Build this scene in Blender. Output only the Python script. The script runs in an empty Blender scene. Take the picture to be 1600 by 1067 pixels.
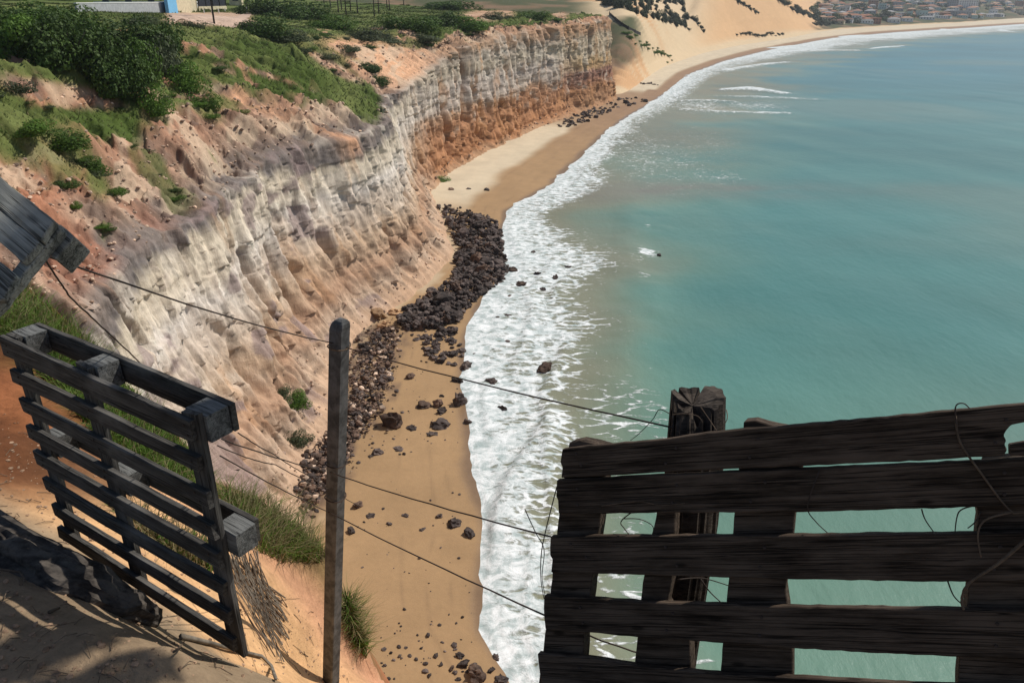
import bpy, bmesh, math, random
import numpy as np
from mathutils import Vector
from mathutils.bvhtree import BVHTree

# ------------------------------------------------------------------ camera, sky, sun, exposure
sc = bpy.context.scene
COL = sc.collection
EYE = 30.0                      # eye height over the sea, metres
FPX = 1200.0                    # focal length in pixels of the 1600 px wide photograph
PITCH = math.atan(533.5 / FPX)
CP, SP = math.cos(PITCH), math.sin(PITCH)

cam_d = bpy.data.cameras.new('camera'); cam = bpy.data.objects.new('camera', cam_d); COL.objects.link(cam)
cam.location = (0, 0, EYE); cam.rotation_euler = (math.pi / 2 - PITCH, 0, 0)
cam_d.sensor_width = 36; cam_d.lens = 36 * FPX / 1600
cam_d.clip_start = 0.05; cam_d.clip_end = 60000
sc.camera = cam

SUN_AZ, SUN_EL = math.radians(56), math.radians(50)
w = bpy.data.worlds.new('World'); sc.world = w; w.use_nodes = True
wn = w.node_tree.nodes; wl = w.node_tree.links
sky = wn.new('ShaderNodeTexSky'); sky.sky_type = 'NISHITA'; sky.sun_disc = False
sky.sun_elevation = SUN_EL; sky.sun_rotation = SUN_AZ; sky.dust_density = 1.0
wn['Background'].inputs[1].default_value = 0.085
wl.new(sky.outputs[0], wn['Background'].inputs[0])
sd = bpy.data.lights.new('sun', 'SUN'); sun = bpy.data.objects.new('sun', sd); COL.objects.link(sun)
sd.energy = 4.3; sd.angle = math.radians(0.53); sd.color = (1.0, 0.95, 0.87)
S = Vector((math.sin(SUN_AZ) * math.cos(SUN_EL), math.cos(SUN_AZ) * math.cos(SUN_EL), math.sin(SUN_EL)))
sun.rotation_euler = S.to_track_quat('Z', 'Y').to_euler(); sun.location = (20, 0, 60)
sc.view_settings.view_transform = 'Standard'; sc.view_settings.look = 'None'
sc.view_settings.exposure = 0.0; sc.view_settings.gamma = 1; sc.view_settings.use_curve_mapping = False
sc.cycles.use_denoising = True
sc.cycles.max_bounces = 6; sc.cycles.diffuse_bounces = 3; sc.cycles.glossy_bounces = 2

# ------------------------------------------------------------------ helpers
R = random.Random(7)
NR = np.random.default_rng(11)

def ray(px, py):
    r = (px - 800.0) / FPX; u = (533.5 - py) / FPX
    return r, CP + u * SP, -SP + u * CP
def at_z(px, py, z=0.0):
    a, b, c = ray(px, py); t = (z - EYE) / c
    return np.array((a * t, b * t, z))
def at_y(px, py, Y):
    a, b, c = ray(px, py); t = Y / b
    return np.array((a * t, Y, EYE + c * t))
def row_of(Y, z=0.0):            # image row of a point at depth Y, height z
    r = (z - EYE) / np.asarray(Y, float)
    u = (SP + r * CP) / (CP - r * SP)
    return 533.5 - u * FPX
def srgb(r, g, b, k=1.0):
    f = lambda c: ((c / 255 + 0.055) / 1.055) ** 2.4 if c > 10 else c / 255 / 12.92
    return np.array((f(r) * k, f(g) * k, f(b) * k))

def _h(i, j, k, s):
    n = (i.astype(np.int64) * 374761393 + j.astype(np.int64) * 668265263 + k.astype(np.int64) * 2147483647 + s * 974711) & 0xffffffff
    n = ((n ^ (n >> 13)) * 1274126177) & 0xffffffff
    n = (n ^ (n >> 16)) & 0xffffff
    return n / float(0xffffff)
def noise(x, y, z=0.0, s=0):
    x, y, z = np.broadcast_arrays(np.asarray(x, float), np.asarray(y, float), np.asarray(z, float))
    i, j, k = np.floor(x), np.floor(y), np.floor(z)
    fx, fy, fz = x - i, y - j, z - k
    fx = fx * fx * (3 - 2 * fx); fy = fy * fy * (3 - 2 * fy); fz = fz * fz * (3 - 2 * fz)
    o = 0
    flat = not np.any(fz)
    for c in ((0,) if flat else (0, 1)):
        wz = 1.0 if flat else (fz if c else 1 - fz)
        for b in (0, 1):
            wy = fy if b else 1 - fy
            for a in (0, 1):
                wx = fx if a else 1 - fx
                o = o + wx * wy * wz * _h(i + a, j + b, k + c, s)
    return o * 2 - 1
def fbm(x, y, z=0.0, o=4, s=0, g=0.5):
    v, a, t = 0, 1.0, 0
    for q in range(o):
        v = v + a * noise(x, y, z, s + q * 17); t += a
        x, y, z = x * 2.03 + 3.1, y * 2.03 + 1.7, np.asarray(z) * 2.03
        a *= g
    return v / t
def ridged(x, y, z=0.0, o=3, s=0):
    v, a, t = 0, 1.0, 0
    for q in range(o):
        v = v + a * (1 - np.abs(noise(x, y, z, s + q * 13)) * 2); t += a
        x, y, z = x * 2.1 + 5.2, y * 2.1 + 0.7, np.asarray(z) * 2.1; a *= 0.5
    return v / t
def sstep(a, b, x):
    t = np.clip((x - a) / (b - a), 0, 1); return t * t * (3 - 2 * t)
def smooth(v, n):
    if n < 1: return v
    k = np.exp(-0.5 * (np.arange(-3 * n, 3 * n + 1) / n) ** 2); k /= k.sum()
    p = np.pad(v, 3 * n, mode='edge')
    return np.convolve(p, k, mode='valid')

def tag(o, label=None, cat=None, group=None, kind=None):
    if label: o['label'] = label
    if cat: o['category'] = cat
    if group: o['group'] = group
    if kind: o['kind'] = kind
    return o
def link(name, me, mat=None, parent=None):
    o = bpy.data.objects.new(name, me); COL.objects.link(o)
    if mat is not None:
        me.materials.clear(); me.materials.append(mat)
    if parent is not None: o.parent = parent
    return o
def empty(name, loc=(0, 0, 0), rz=0.0):
    o = bpy.data.objects.new(name, None); COL.objects.link(o)
    o.location = loc; o.rotation_euler = (0, 0, rz); o.empty_display_size = 0.3
    return o
def copy_tree(o, parent=None):
    c = o.copy(); COL.objects.link(c)
    if parent is not None: c.parent = parent
    for ch in list(o.children): copy_tree(ch, c)
    return c
def np_mesh(name, V, F, smooth_=False, cols=None, attrs=None):
    V = np.asarray(V, np.float32); F = np.asarray(F, np.int32)
    n = F.shape[1]
    me = bpy.data.meshes.new(name)
    me.vertices.add(len(V)); me.vertices.foreach_set('co', V.ravel())
    me.loops.add(F.size); me.loops.foreach_set('vertex_index', F.ravel())
    me.polygons.add(len(F))
    me.polygons.foreach_set('loop_start', np.arange(0, F.size, n, dtype=np.int32))
    me.polygons.foreach_set('loop_total', np.full(len(F), n, np.int32))
    me.polygons.foreach_set('use_smooth', np.full(len(F), smooth_, bool))
    me.update(calc_edges=True)
    if cols is not None:
        a = me.attributes.new('Col', 'FLOAT_COLOR', 'POINT')
        c4 = np.ones((len(V), 4), np.float32); c4[:, :3] = cols
        a.data.foreach_set('color', c4.ravel())
    for k, v in (attrs or {}).items():
        a = me.attributes.new(k, 'FLOAT', 'POINT'); a.data.foreach_set('value', np.asarray(v, np.float32).ravel())
    return me
def grid_faces(nu, nv, flip=False):
    i, j = np.meshgrid(np.arange(nu - 1), np.arange(nv - 1), indexing='ij')
    a = (i * nv + j).ravel(); b = a + 1; c = a + nv + 1; d = a + nv
    return np.stack([a, d, c, b] if not flip else [a, b, c, d], 1)

class MB:                        # collects boxes, prisms and tubes into one mesh
    def __init__(s): s.v = []; s.f = []
    def add(s, vs, fs):
        o = len(s.v); s.v += [tuple(v) for v in vs]; s.f += [tuple(i + o for i in f) for f in fs]
    def box(s, c, d, ax=None):
        ax = ax or ((1, 0, 0), (0, 1, 0), (0, 0, 1))
        c = np.array(c, float); A = [np.array(a, float) * (h / 2) for a, h in zip(ax, d)]
        vs = [c + A[0] * i + A[1] * j + A[2] * k for i in (-1, 1) for j in (-1, 1) for k in (-1, 1)]
        s.add(vs, [(0, 1, 3, 2), (4, 6, 7, 5), (0, 4, 5, 1), (2, 3, 7, 6), (0, 2, 6, 4), (1, 5, 7, 3)])
    def prism(s, poly, ext):     # poly: list of 3-D points, ext: extrusion vector
        n = len(poly); e = np.array(ext)
        vs = [np.array(p) for p in poly] + [np.array(p) + e for p in poly]
        s.add(vs, [tuple(range(n)), tuple(range(2 * n - 1, n - 1, -1))] + [(i, i + n, (i + 1) % n + n, (i + 1) % n) for i in range(n)])
    def tube(s, pts, rad, n=6, cap=True):
        pts = [Vector(p) for p in pts]; m = len(pts)
        rad = [rad] * m if not hasattr(rad, '__len__') else rad
        rings = []
        up = Vector((0.13, 0.2, 0.97))
        for i, p in enumerate(pts):
            t = (pts[min(i + 1, m - 1)] - pts[max(i - 1, 0)]).normalized()
            a = t.cross(up)
            if a.length < 1e-3: a = t.cross(Vector((1, 0, 0)))
            a.normalize(); b = t.cross(a)
            rings.append([p + (a * math.cos(q) + b * math.sin(q)) * rad[i] for q in (2 * math.pi * k / n for k in range(n))])
        vs = [v for r in rings for v in r]; fs = []
        for i in range(m - 1):
            for k in range(n): fs.append((i * n + k, i * n + (k + 1) % n, (i + 1) * n + (k + 1) % n, (i + 1) * n + k))
        if cap: fs += [tuple(range(n - 1, -1, -1)), tuple(range((m - 1) * n, m * n))]
        s.add(vs, fs)
    def mesh(s, name, sm=False):
        me = bpy.data.meshes.new(name); me.from_pydata([tuple(map(float, v)) for v in s.v], [], s.f)
        bm = bmesh.new(); bm.from_mesh(me); bmesh.ops.recalc_face_normals(bm, faces=bm.faces); bm.to_mesh(me); bm.free()
        if sm: me.polygons.foreach_set('use_smooth', np.ones(len(me.polygons), bool))
        return me
    def build(s, name, mat, parent=None, sm=False): return link(name, s.mesh(name, sm), mat, parent)

# ------------------------------------------------------------------ materials
def new_mat(name, rough=0.85):
    m = bpy.data.materials.new(name); m.use_nodes = True
    b = m.node_tree.nodes['Principled BSDF']; b.inputs['Roughness'].default_value = rough
    b.inputs['Specular IOR Level'].default_value = 0.25
    return m, m.node_tree.nodes, m.node_tree.links, b
def node(N, t, **k):
    n = N.new(t)
    for a, v in k.items(): setattr(n, a, v)
    return n
def math_(N, L, op, a, b=None, clamp=False):
    n = N.new('ShaderNodeMath'); n.operation = op; n.use_clamp = clamp
    for i, v in enumerate((a, b)):
        if v is None: continue
        if hasattr(v, 'is_output'): L.new(v, n.inputs[i])
        else: n.inputs[i].default_value = v
    return n.outputs[0]
def mixc(N, L, f, a, b, mode='MIX'):
    n = N.new('ShaderNodeMix'); n.data_type = 'RGBA'; n.blend_type = mode
    for i, v in ((0, f), (6, a), (7, b)):
        if hasattr(v, 'is_output'): L.new(v, n.inputs[i])
        elif i == 0: n.inputs[0].default_value = v
        else: n.inputs[i].default_value = (*v, 1) if len(v) == 3 else v
    return n.outputs[2]
def tex(N, L, scale, vec, detail=5, rough=0.6, dist=0.0):
    n = N.new('ShaderNodeTexNoise'); n.inputs['Scale'].default_value = scale
    n.inputs['Detail'].default_value = detail; n.inputs['Roughness'].default_value = rough; n.inputs['Distortion'].default_value = dist
    L.new(vec, n.inputs['Vector']); return n.outputs['Fac']
def mapr(N, L, v, a, b, c, d, smooth_=True):
    n = N.new('ShaderNodeMapRange'); n.interpolation_type = 'SMOOTHSTEP' if smooth_ else 'LINEAR'
    L.new(v, n.inputs[0])
    for i, q in zip((1, 2, 3, 4), (a, b, c, d)):
        if hasattr(q, 'is_output'): L.new(q, n.inputs[i])
        else: n.inputs[i].default_value = q
    return n.outputs[0]
def scaled(N, L, s, coord='Object', rot=(0, 0, 0)):
    t = N.new('ShaderNodeTexCoord'); m = N.new('ShaderNodeMapping'); m.inputs['Scale'].default_value = s; m.inputs['Rotation'].default_value = rot
    L.new(t.outputs[coord], m.inputs[0]); return m.outputs[0]
def bump(N, L, b, h, strength, dist):
    n = N.new('ShaderNodeBump'); n.inputs['Strength'].default_value = strength; n.inputs['Distance'].default_value = dist
    L.new(h, n.inputs['Height']); L.new(n.outputs[0], b.inputs['Normal'])

def attr_earth(name, fine=3.0, stretch=(1, 1, 0.25), vary=0.5, bmp=0.25, rough=0.92):
    m, N, L, b = new_mat(name, rough); b.inputs['Specular IOR Level'].default_value = 0.1
    a = node(N, 'ShaderNodeAttribute', attribute_name='Col')
    v1 = scaled(N, L, stretch); v2 = scaled(N, L, (1, 1, 1))
    n1 = tex(N, L, fine, v1, 6, 0.7)
    if stretch != (1, 1, 1) and name.startswith('cliff'):
        fa = node(N, 'ShaderNodeAttribute', attribute_name='face'); n1b = tex(N, L, fine * .7, v2, 7, 0.75)
        n1 = math_(N, L, 'ADD', math_(N, L, 'MULTIPLY', n1, fa.outputs['Fac']), math_(N, L, 'MULTIPLY', n1b, math_(N, L, 'SUBTRACT', 1.0, fa.outputs['Fac'])))
    n2 = tex(N, L, fine * 2.7, v2, 5, 0.7); n3 = tex(N, L, fine * 0.22, v2, 4)
    s = math_(N, L, 'ADD', math_(N, L, 'MULTIPLY', n1, 0.5), math_(N, L, 'ADD', math_(N, L, 'MULTIPLY', n2, 0.3), math_(N, L, 'MULTIPLY', n3, 0.2)))
    k = mapr(N, L, s, 0.3, 0.7, 1 - vary, 1 + vary, False)
    vm = N.new('ShaderNodeVectorMath'); vm.operation = 'SCALE'
    L.new(a.outputs['Color'], vm.inputs[0]); L.new(k, vm.inputs['Scale'])
    L.new(vm.outputs[0], b.inputs['Base Color'])
    bump(N, L, b, s, 0.9, bmp)
    return m
def simple(name, col, vary=0.25, scale=4.0, rough=0.8, bmp=0.01, stretch=(1, 1, 1), col2=None, spec=0.25, coord='Object'):
    m, N, L, b = new_mat(name, rough); b.inputs['Specular IOR Level'].default_value = spec
    v = scaled(N, L, stretch, coord)
    n = tex(N, L, scale, v, 6, 0.65)
    c2 = col2 if col2 is not None else tuple(c * (1 - vary) for c in col)
    c = mixc(N, L, mapr(N, L, n, 0.35, 0.65, 0, 1), c2, tuple(min(1, c * (1 + vary * .6)) for c in col))
    if 'rock' in name or 'clod' in name:
        g_ = node(N, 'ShaderNodeNewGeometry'); oi = node(N, 'ShaderNodeObjectInfo')
        rr_ = math_(N, L, 'FRACT', math_(N, L, 'ADD', g_.outputs['Random Per Island'], oi.outputs['Random']))
        vm = N.new('ShaderNodeVectorMath'); vm.operation = 'SCALE'; L.new(c, vm.inputs[0]); L.new(mapr(N, L, rr_, 0, 1, .55, 1.7, False), vm.inputs['Scale']); c = vm.outputs[0]
    L.new(c, b.inputs['Base Color'])
    if bmp: bump(N, L, b, n, 0.6, bmp)
    return m
def foliage_mat(name, c1, c2, scale=0.6):
    m, N, L, b = new_mat(name, 0.65); b.inputs['Specular IOR Level'].default_value = 0.2
    g = node(N, 'ShaderNodeNewGeometry'); oi = node(N, 'ShaderNodeObjectInfo')
    v = scaled(N, L, (1, 1, 1))
    n = tex(N, L, scale, v, 3)
    f = math_(N, L, 'ADD', math_(N, L, 'MULTIPLY', g.outputs['Random Per Island'], 0.55), math_(N, L, 'MULTIPLY', n, 0.55), True)
    c = mixc(N, L, f, c1, c2)
    k = mapr(N, L, oi.outputs['Random'], 0, 1, 0.75, 1.25, False)
    vm = N.new('ShaderNodeVectorMath'); vm.operation = 'SCALE'; L.new(c, vm.inputs[0]); L.new(k, vm.inputs['Scale'])
    L.new(vm.outputs[0], b.inputs['Base Color'])
    tr = node(N, 'ShaderNodeBsdfTranslucent'); L.new(vm.outputs[0], tr.inputs[0])
    mx = node(N, 'ShaderNodeMixShader'); mx.inputs[0].default_value = 0.25
    out = N['Material Output']; L.new(b.outputs[0], mx.inputs[1]); L.new(tr.outputs[0], mx.inputs[2]); L.new(mx.outputs[0], out.inputs[0])
    return m

def wood_mat(name, c1, c2, rough=0.85):   # grain runs along the object's own X
    m, N, L, b = new_mat(name, rough); b.inputs['Specular IOR Level'].default_value = 0.15
    v = scaled(N, L, (2.2, 40, 40)); v2 = scaled(N, L, (3, 9, 9))
    n = tex(N, L, 1.6, v, 6, 0.7, 0.6); n2 = tex(N, L, 1.5, v2, 4, 0.6)
    kn = node(N, 'ShaderNodeTexVoronoi'); kn.inputs['Scale'].default_value = 1.0; L.new(scaled(N, L, (6, 16, 16)), kn.inputs['Vector'])
    f = math_(N, L, 'ADD', math_(N, L, 'MULTIPLY', n, 0.6), math_(N, L, 'MULTIPLY', n2, 0.4))
    c = mixc(N, L, mapr(N, L, f, 0.36, 0.62, 0, 1), c1, c2)
    c = mixc(N, L, mapr(N, L, kn.outputs['Distance'], 0.05, 0.16, 0.75, 0), c, tuple(q * .35 for q in c1))
    ck = tex(N, L, 1.0, scaled(N, L, (1.1, 75, 75)), 3, .5, .3)
    ckm = mapr(N, L, math_(N, L, 'ABSOLUTE', math_(N, L, 'SUBTRACT', ck, .5)), .004, .022, .8, 0)
    c = mixc(N, L, ckm, c, tuple(q * .2 for q in c1))
    bl = tex(N, L, .9, scaled(N, L, (2.5, 6, 6)), 4, .6); c = mixc(N, L, mapr(N, L, bl, .56, .72, 0, .55), c, tuple(min(1, q * 1.7) for q in c2))
    L.new(c, b.inputs['Base Color'])
    bump(N, L, b, math_(N, L, 'SUBTRACT', f, math_(N, L, 'MULTIPLY', ckm, .5)), 0.8, 0.007)
    return m

M_cliff = attr_earth('cliff_earth', 3.2, (1, 1, 0.14), 0.34, 0.16)
M_soil = attr_earth('path_soil', 11.0, (1, 1, 1), 0.36, 0.035)
M_dune = attr_earth('dune_sand', 0.25, (1, 1, 1), 0.10, 0.3)
M_wood = wood_mat('weathered_grey_wood', (0.034, 0.031, 0.028), (0.105, 0.098, 0.088))
M_dark = wood_mat('dark_old_wood', (0.026, 0.017, 0.011), (0.112, 0.080, 0.058))
M_grey = wood_mat('silver_old_wood', (0.06, 0.062, 0.06), (0.19, 0.19, 0.18))
M_grey2 = wood_mat('pale_weathered_wood', (0.085, 0.088, 0.08), (0.30, 0.30, 0.27))
M_conc = simple('old_concrete', (0.105, 0.106, 0.106), 0.45, 18, 0.92, 0.004)
M_wire = simple('rusty_wire', (0.05, 0.035, 0.028), 0.3, 30, 0.7, 0)
M_vine = simple('dry_vine', (0.13, 0.09, 0.06), 0.4, 30, 0.8, 0)
M_stalk = simple('dead_stalks', (0.19, 0.16, 0.125), 0.5, 6, 0.9, 0)
M_rock = simple('dark_rock', (0.085, 0.064, 0.055), 0.5, 1.6, 0.85, 0.14, (1, 1, 1), (0.03, 0.022, 0.019))
M_rockb = simple('brown_rock', (0.125, 0.078, 0.054), 0.4, 1.5, 0.85, 0.12, (1, 1, 1), (0.05, 0.032, 0.024))
M_rockt = simple('tan_rock', (0.42, 0.27, 0.15), 0.4, 1.2, 0.9, 0.12, (1, 1, 1), (0.22, 0.12, 0.06))
M_rockp = simple('pale_rock', (0.48, 0.36, 0.27), 0.4, 1.2, 0.9, 0.12, (1, 1, 1), (0.28, 0.19, 0.13))
M_bush = foliage_mat('bush_leaves', (0.018, 0.045, 0.010), (0.085, 0.14, 0.026))
M_bush2 = foliage_mat('olive_leaves', (0.03, 0.045, 0.02), (0.10, 0.12, 0.055))
M_lime = foliage_mat('bright_leaves', (0.035, 0.085, 0.010), (0.11, 0.19, 0.026))
M_cas = foliage_mat('dark_needles', (0.022, 0.036, 0.018), (0.075, 0.095, 0.045), 0.2)
M_grass = foliage_mat('grass_blades', (0.05, 0.08, 0.018), (0.14, 0.17, 0.055), 0.3)
M_straw = foliage_mat('straw_blades', (0.16, 0.13, 0.06), (0.34, 0.28, 0.14), 0.6)
M_fgrass = foliage_mat('near_grass_blades', (0.045, 0.10, 0.014), (0.17, 0.26, 0.042), 2.0)
M_bark = simple('bark', (0.075, 0.06, 0.05), 0.4, 6, 0.9, 0.02)

# ------------------------------------------------------------------ shore lines (plan curves read off the photograph)
def curve(pts, z):
    P = np.array([at_z(x, y, z) for x, y in pts]); o = np.argsort(P[:, 1]); return P[o, 1], P[o, 0]
TOE = [(478, 770), (492, 720), (520, 640), (556, 520), (575, 500), (640, 458), (700, 402), (708, 385), (694, 345), (676, 300), (700, 272), (745, 247), (800, 219), (850, 196), (930, 168), (968, 152)]
ty, tx = curve(TOE, 1.0)
ty = np.concatenate([[8, 14, 20, 28, 36], ty, [ty[-1] + 6, ty[-1] + 16, 320]])
tx = np.concatenate([[4, 0.5, -4, -9.5, -12.5], tx, [tx[-1] - 2, tx[-1] - 14, tx[-1] - 40]])
WAT = [(812, 1075), (755, 985), (752, 930), (766, 850), (757, 790), (742, 740), (737, 690), (727, 640), (722, 590), (727, 520), (755, 465), (788, 425), (780, 370), (792, 328), (860, 290), (905, 248), (937, 215), (975, 186), (1040, 146), (1078, 116), (1130, 96), (1200, 79), (1300, 60), (1400, 51), (1500, 45), (1600, 38), (1800, 32), (2200, 25)]
FOAM = [(905, 1075), (885, 985), (880, 930), (880, 850), (872, 790), (875, 740), (880, 690), (872, 640), (880, 580), (915, 505), (880, 460), (935, 410), (880, 375), (842, 335), (925, 296), (945, 252), (975, 222), (1010, 192), (1065, 153), (1105, 122), (1165, 101), (1245, 84), (1360, 66), (1470, 56), (1560, 49), (1680, 41), (1880, 34), (2300, 27)]
wy, wx = curve(WAT, 0.0); fy, fx = curve(FOAM, 0.0)
wy = np.concatenate([[-40, 0, 8, 16, 22], wy, [60000]]); wx = np.concatenate([[60, 22, 10, 5, 3], wx, [wx[-1] + (60000 - wy[-2]) * 1.4 if False else wx[-1] + 70000]])
fy = np.concatenate([[-40, 0, 8, 16, 22], fy, [60000]]); fx = np.concatenate([[72, 32, 18, 11, 8], fx, [fx[-1] + 70020]])
Xt = lambda Y: np.interp(Y, ty, tx)
Xw = lambda Y: np.interp(Y, wy, wx)
Xf = lambda Y: np.interp(Y, fy, fx)

# ------------------------------------------------------------------ the sea cliff (loft of cross sections along the coast)
def spaced(a, b, n, p=0.45):
    t = np.linspace(0, 1, n); return ((a ** p) + t * (b ** p - a ** p)) ** (1 / p)
NY = 1080
Yc = spaced(10.0, 312.0, NY, 0.3)
xt = smooth(Xt(Yc), 3)
# profile: (height, setback from the toe) at key stations along Y
PK = {  # Y: [(z, setback) x 9]
 10:  [(-2, -1.5), (0.8, 0), (6, 3.5), (12, 6), (20, 9), (25, 13), (27, 17), (28.2, 30), (29.4, 70), (37, 240)],
 30:  [(-2, -1.5), (0.8, 0), (6, 3.5), (11, 6.0), (17, 8.0), (22, 13), (25, 17), (28, 26), (29.4, 70), (37, 240)],
 60:  [(-2, -1.5), (0.8, 0), (5.5, 3.5), (10.5, 5.6), (17, 7.2), (22.0, 12.5), (24.6, 17), (27.4, 26), (29.2, 60), (37, 240)],
 90:  [(-2, -1.5), (0.8, 0), (5, 3.3), (10.0, 5.4), (17, 7.2), (20.5, 12.0), (23.2, 18), (27.0, 30), (29.0, 60), (37, 240)],
 108: [(-2, -1.5), (0.8, 0), (5, 3.6), (10.0, 5.8), (17, 7.6), (18.9, 12.0), (22.4, 19), (27.5, 32), (29.0, 50), (37, 240)],
 119: [(-2, -1.5), (0.8, 0), (5, 3.0), (10.0, 5.0), (17.3, 7.0), (19.2, 12.0), (22.4, 19), (27.4, 33), (28.8, 50), (37, 240)],
 126: [(-2, -1.5), (0.8, 0), (5, 2.4), (10.0, 3.5), (17.0, 4.4), (19.4, 9.0), (21.8, 13), (26.2, 23), (28.7, 46), (37, 240)],
 140: [(-2, -1.5), (0.8, 0), (5, 1.8), (10.0, 2.6), (18.0, 3.6), (20.6, 8.0), (22.8, 11.5), (25.4, 22), (28.4, 48), (37, 240)],
 155: [(-2, -1.5), (0.8, 0), (5, 1.6), (11.0, 2.6), (21.0, 4.0), (22.2, 6.0), (23.5, 9.5), (25.2, 22), (28.0, 60), (37, 240)],
 185: [(-2, -1.5), (0.8, 0), (4.5, 1.6), (11.0, 2.6), (22.8, 4.2), (23.8, 6.0), (24.6, 9), (25.8, 22), (27.8, 60), (37, 240)],
 225: [(-2, -1.5), (0.8, 0), (5, 2.0), (11.0, 3.0), (23.6, 4.2), (24.3, 6.0), (24.9, 9), (25.9, 20), (27.8, 60), (37, 240)],
 268: [(-2, -1.5), (0.8, 0), (4, 1.2), (11.0, 2.2), (24.4, 3.4), (24.9, 5.0), (25.2, 9), (25.8, 20), (27.8, 60), (37, 240)],
 280: [(-2, -1.5), (0.8, 0), (4, 2.2), (10.0, 5), (20, 9), (22, 13), (24, 18), (25.8, 25), (27.8, 60), (37, 240)],
 312: [(-2, -1.5), (0.8, 0), (4, 4), (8, 9), (13, 14), (18, 20), (22, 28), (25.8, 40), (27.8, 60), (37, 240)]}
kY = sorted(PK)
KZ = np.array([[p[0] for p in PK[y]] for y in kY]); KS = np.array([[p[1] for p in PK[y]] for y in kY])
PZ = np.stack([smooth(np.interp(Yc, kY, KZ[:, i]), 4) for i in range(10)], 1)
PS = np.stack([smooth(np.interp(Yc, kY, KS[:, i]), 4) for i in range(10)], 1)
SEG = [4, 56, 72, 104, 60, 46, 46, 26, 14]
pv = np.concatenate([i + np.arange(n) / n for i, n in enumerate(SEG)] + [[9.0]]); NV = len(pv)
i0 = np.minimum(pv.astype(int), 8); fr = pv - i0
Z = PZ[:, i0] * (1 - fr) + PZ[:, i0 + 1] * fr
SB = PS[:, i0] * (1 - fr) + PS[:, i0 + 1] * fr
# round the profile's corners a little
def sm_v(A, n=2):
    P = np.pad(A, ((0, 0), (n, n)), mode='edge'); return sum(P[:, i:i + A.shape[1]] for i in range(2 * n + 1)) / (2 * n + 1)
Z = sm_v(Z); SB = sm_v(SB)
YY = np.repeat(Yc[:, None], NV, 1); PV = np.repeat(pv[None], NY, 0)
ds = np.hypot(np.gradient(Yc), np.gradient(xt)); arc = np.cumsum(ds)
A_ = np.repeat(arc[:, None], NV, 1)
face = sstep(0.8, 1.4, PV) * (1 - sstep(3.9, 4.6, PV))          # 1 on the steep face
slope = sstep(3.9, 4.4, PV) * (1 - sstep(6.2, 7.4, PV))         # 1 on the broken upper slope
lowz = 1 - sstep(5, 10, Z)
far = sstep(122, 140, YY)
# buttresses, blocks between joints, flutes, cracks, ledges, erosion ribs
def cells(u, v, sd):
    fv = np.floor(v); uu_ = u + .5 * np.mod(fv, 2)
    return _h(np.floor(uu_), fv, 0 * fv, sd) * 2 - 1
wa = fbm(A_ / 2.5, Z / 2.5, 0, 3, 9); wb = fbm(A_ / 3, Z / 3, 0, 3, 19)
But = fbm(A_ / 9.0, Z / 30.0, 0, 3, 1) * 1.5
flu = ridged(A_ / 2.1 + wa * .5, Z / 11.0, 0, 3, 2)
fin = ridged(A_ / 0.8 + wb * .35, Z / 8.0, 0, 3, 5)
med = fbm(A_ / 1.8, Z / 4.0, 0, 5, 6, .62)
blk = cells(A_ / 2.0 + wa * .45, Z / 10 + wb * .6, 91); blk2 = cells(A_ / 1.0 + wb * .5, Z / 2.6 + wa * .9, 92)
fine = fbm(A_ / .36, Z / 1.5, 0, 4, 96, .65)
ribs = ridged(A_ / 1.25 + wa * .45 + Z * .05, Z / 14, 0, 2, 97)
crack = np.maximum(0, ridged(A_ / 3.2 + fbm(A_ / 4, Z / 4, 0, 3, 12) * .7, Z / 18, 0, 1, 21) - 0.86) * 9
crack2 = np.maximum(0, ridged(A_ / 1.5 + wa * .5, Z / 9, 0, 1, 23) - 0.80) * 5
crk_m = sstep(-0.1, 0.3, fbm(A_ / 5, Z / 4, 0, 2, 31)); crk_m2 = sstep(.0, 0.35, fbm(A_ / 3, Z / 3, 0, 2, 33))
led = np.zeros_like(Z)
for lz, amp, wd in ((16.6, .45, .35), (12.6, .35, .12), (9.4, .4, .25), (6.2, .5, .35), (3.0, .4, .3), (20.3, .25, .2), (14.6, .25, .1), (10.8, .2, .1), (7.7, .25, .12), (18.6, .2, .12)):
    zz = lz + fbm(A_ / 14, 0 * A_, 0, 2, int(lz * 10)) * 0.7 + fbm(A_ / 1.7, 0 * A_, 0, 3, int(lz * 7)) * .3
    led += amp * np.tanh((Z - zz) / wd) * 0.5 * (.4 + sstep(-.2, .3, fbm(A_ / 5, lz + 0 * A_, 0, 2, 35)))
up_ = sstep(6, 9, Z)
out = But + (0.30 + .25 * lowz) * (flu - .3) + 0.30 * (fin - .3) + 0.55 * med + .30 * blk * up_ + .20 * blk2 * (.4 + .6 * up_) + .20 * fine + .95 * (ribs - .4) * (1 - up_) + .3 * blk2 * (1 - up_) - 1.1 * np.minimum(crack, 1) * crk_m - .5 * np.minimum(crack2, 1) * crk_m2 + .75 * led * (0.7 + .4 * fbm(A_ / 6, Z / 6, 0, 2, 77))
dX = out * face * (0.75 + 0.25 * far)
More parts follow.
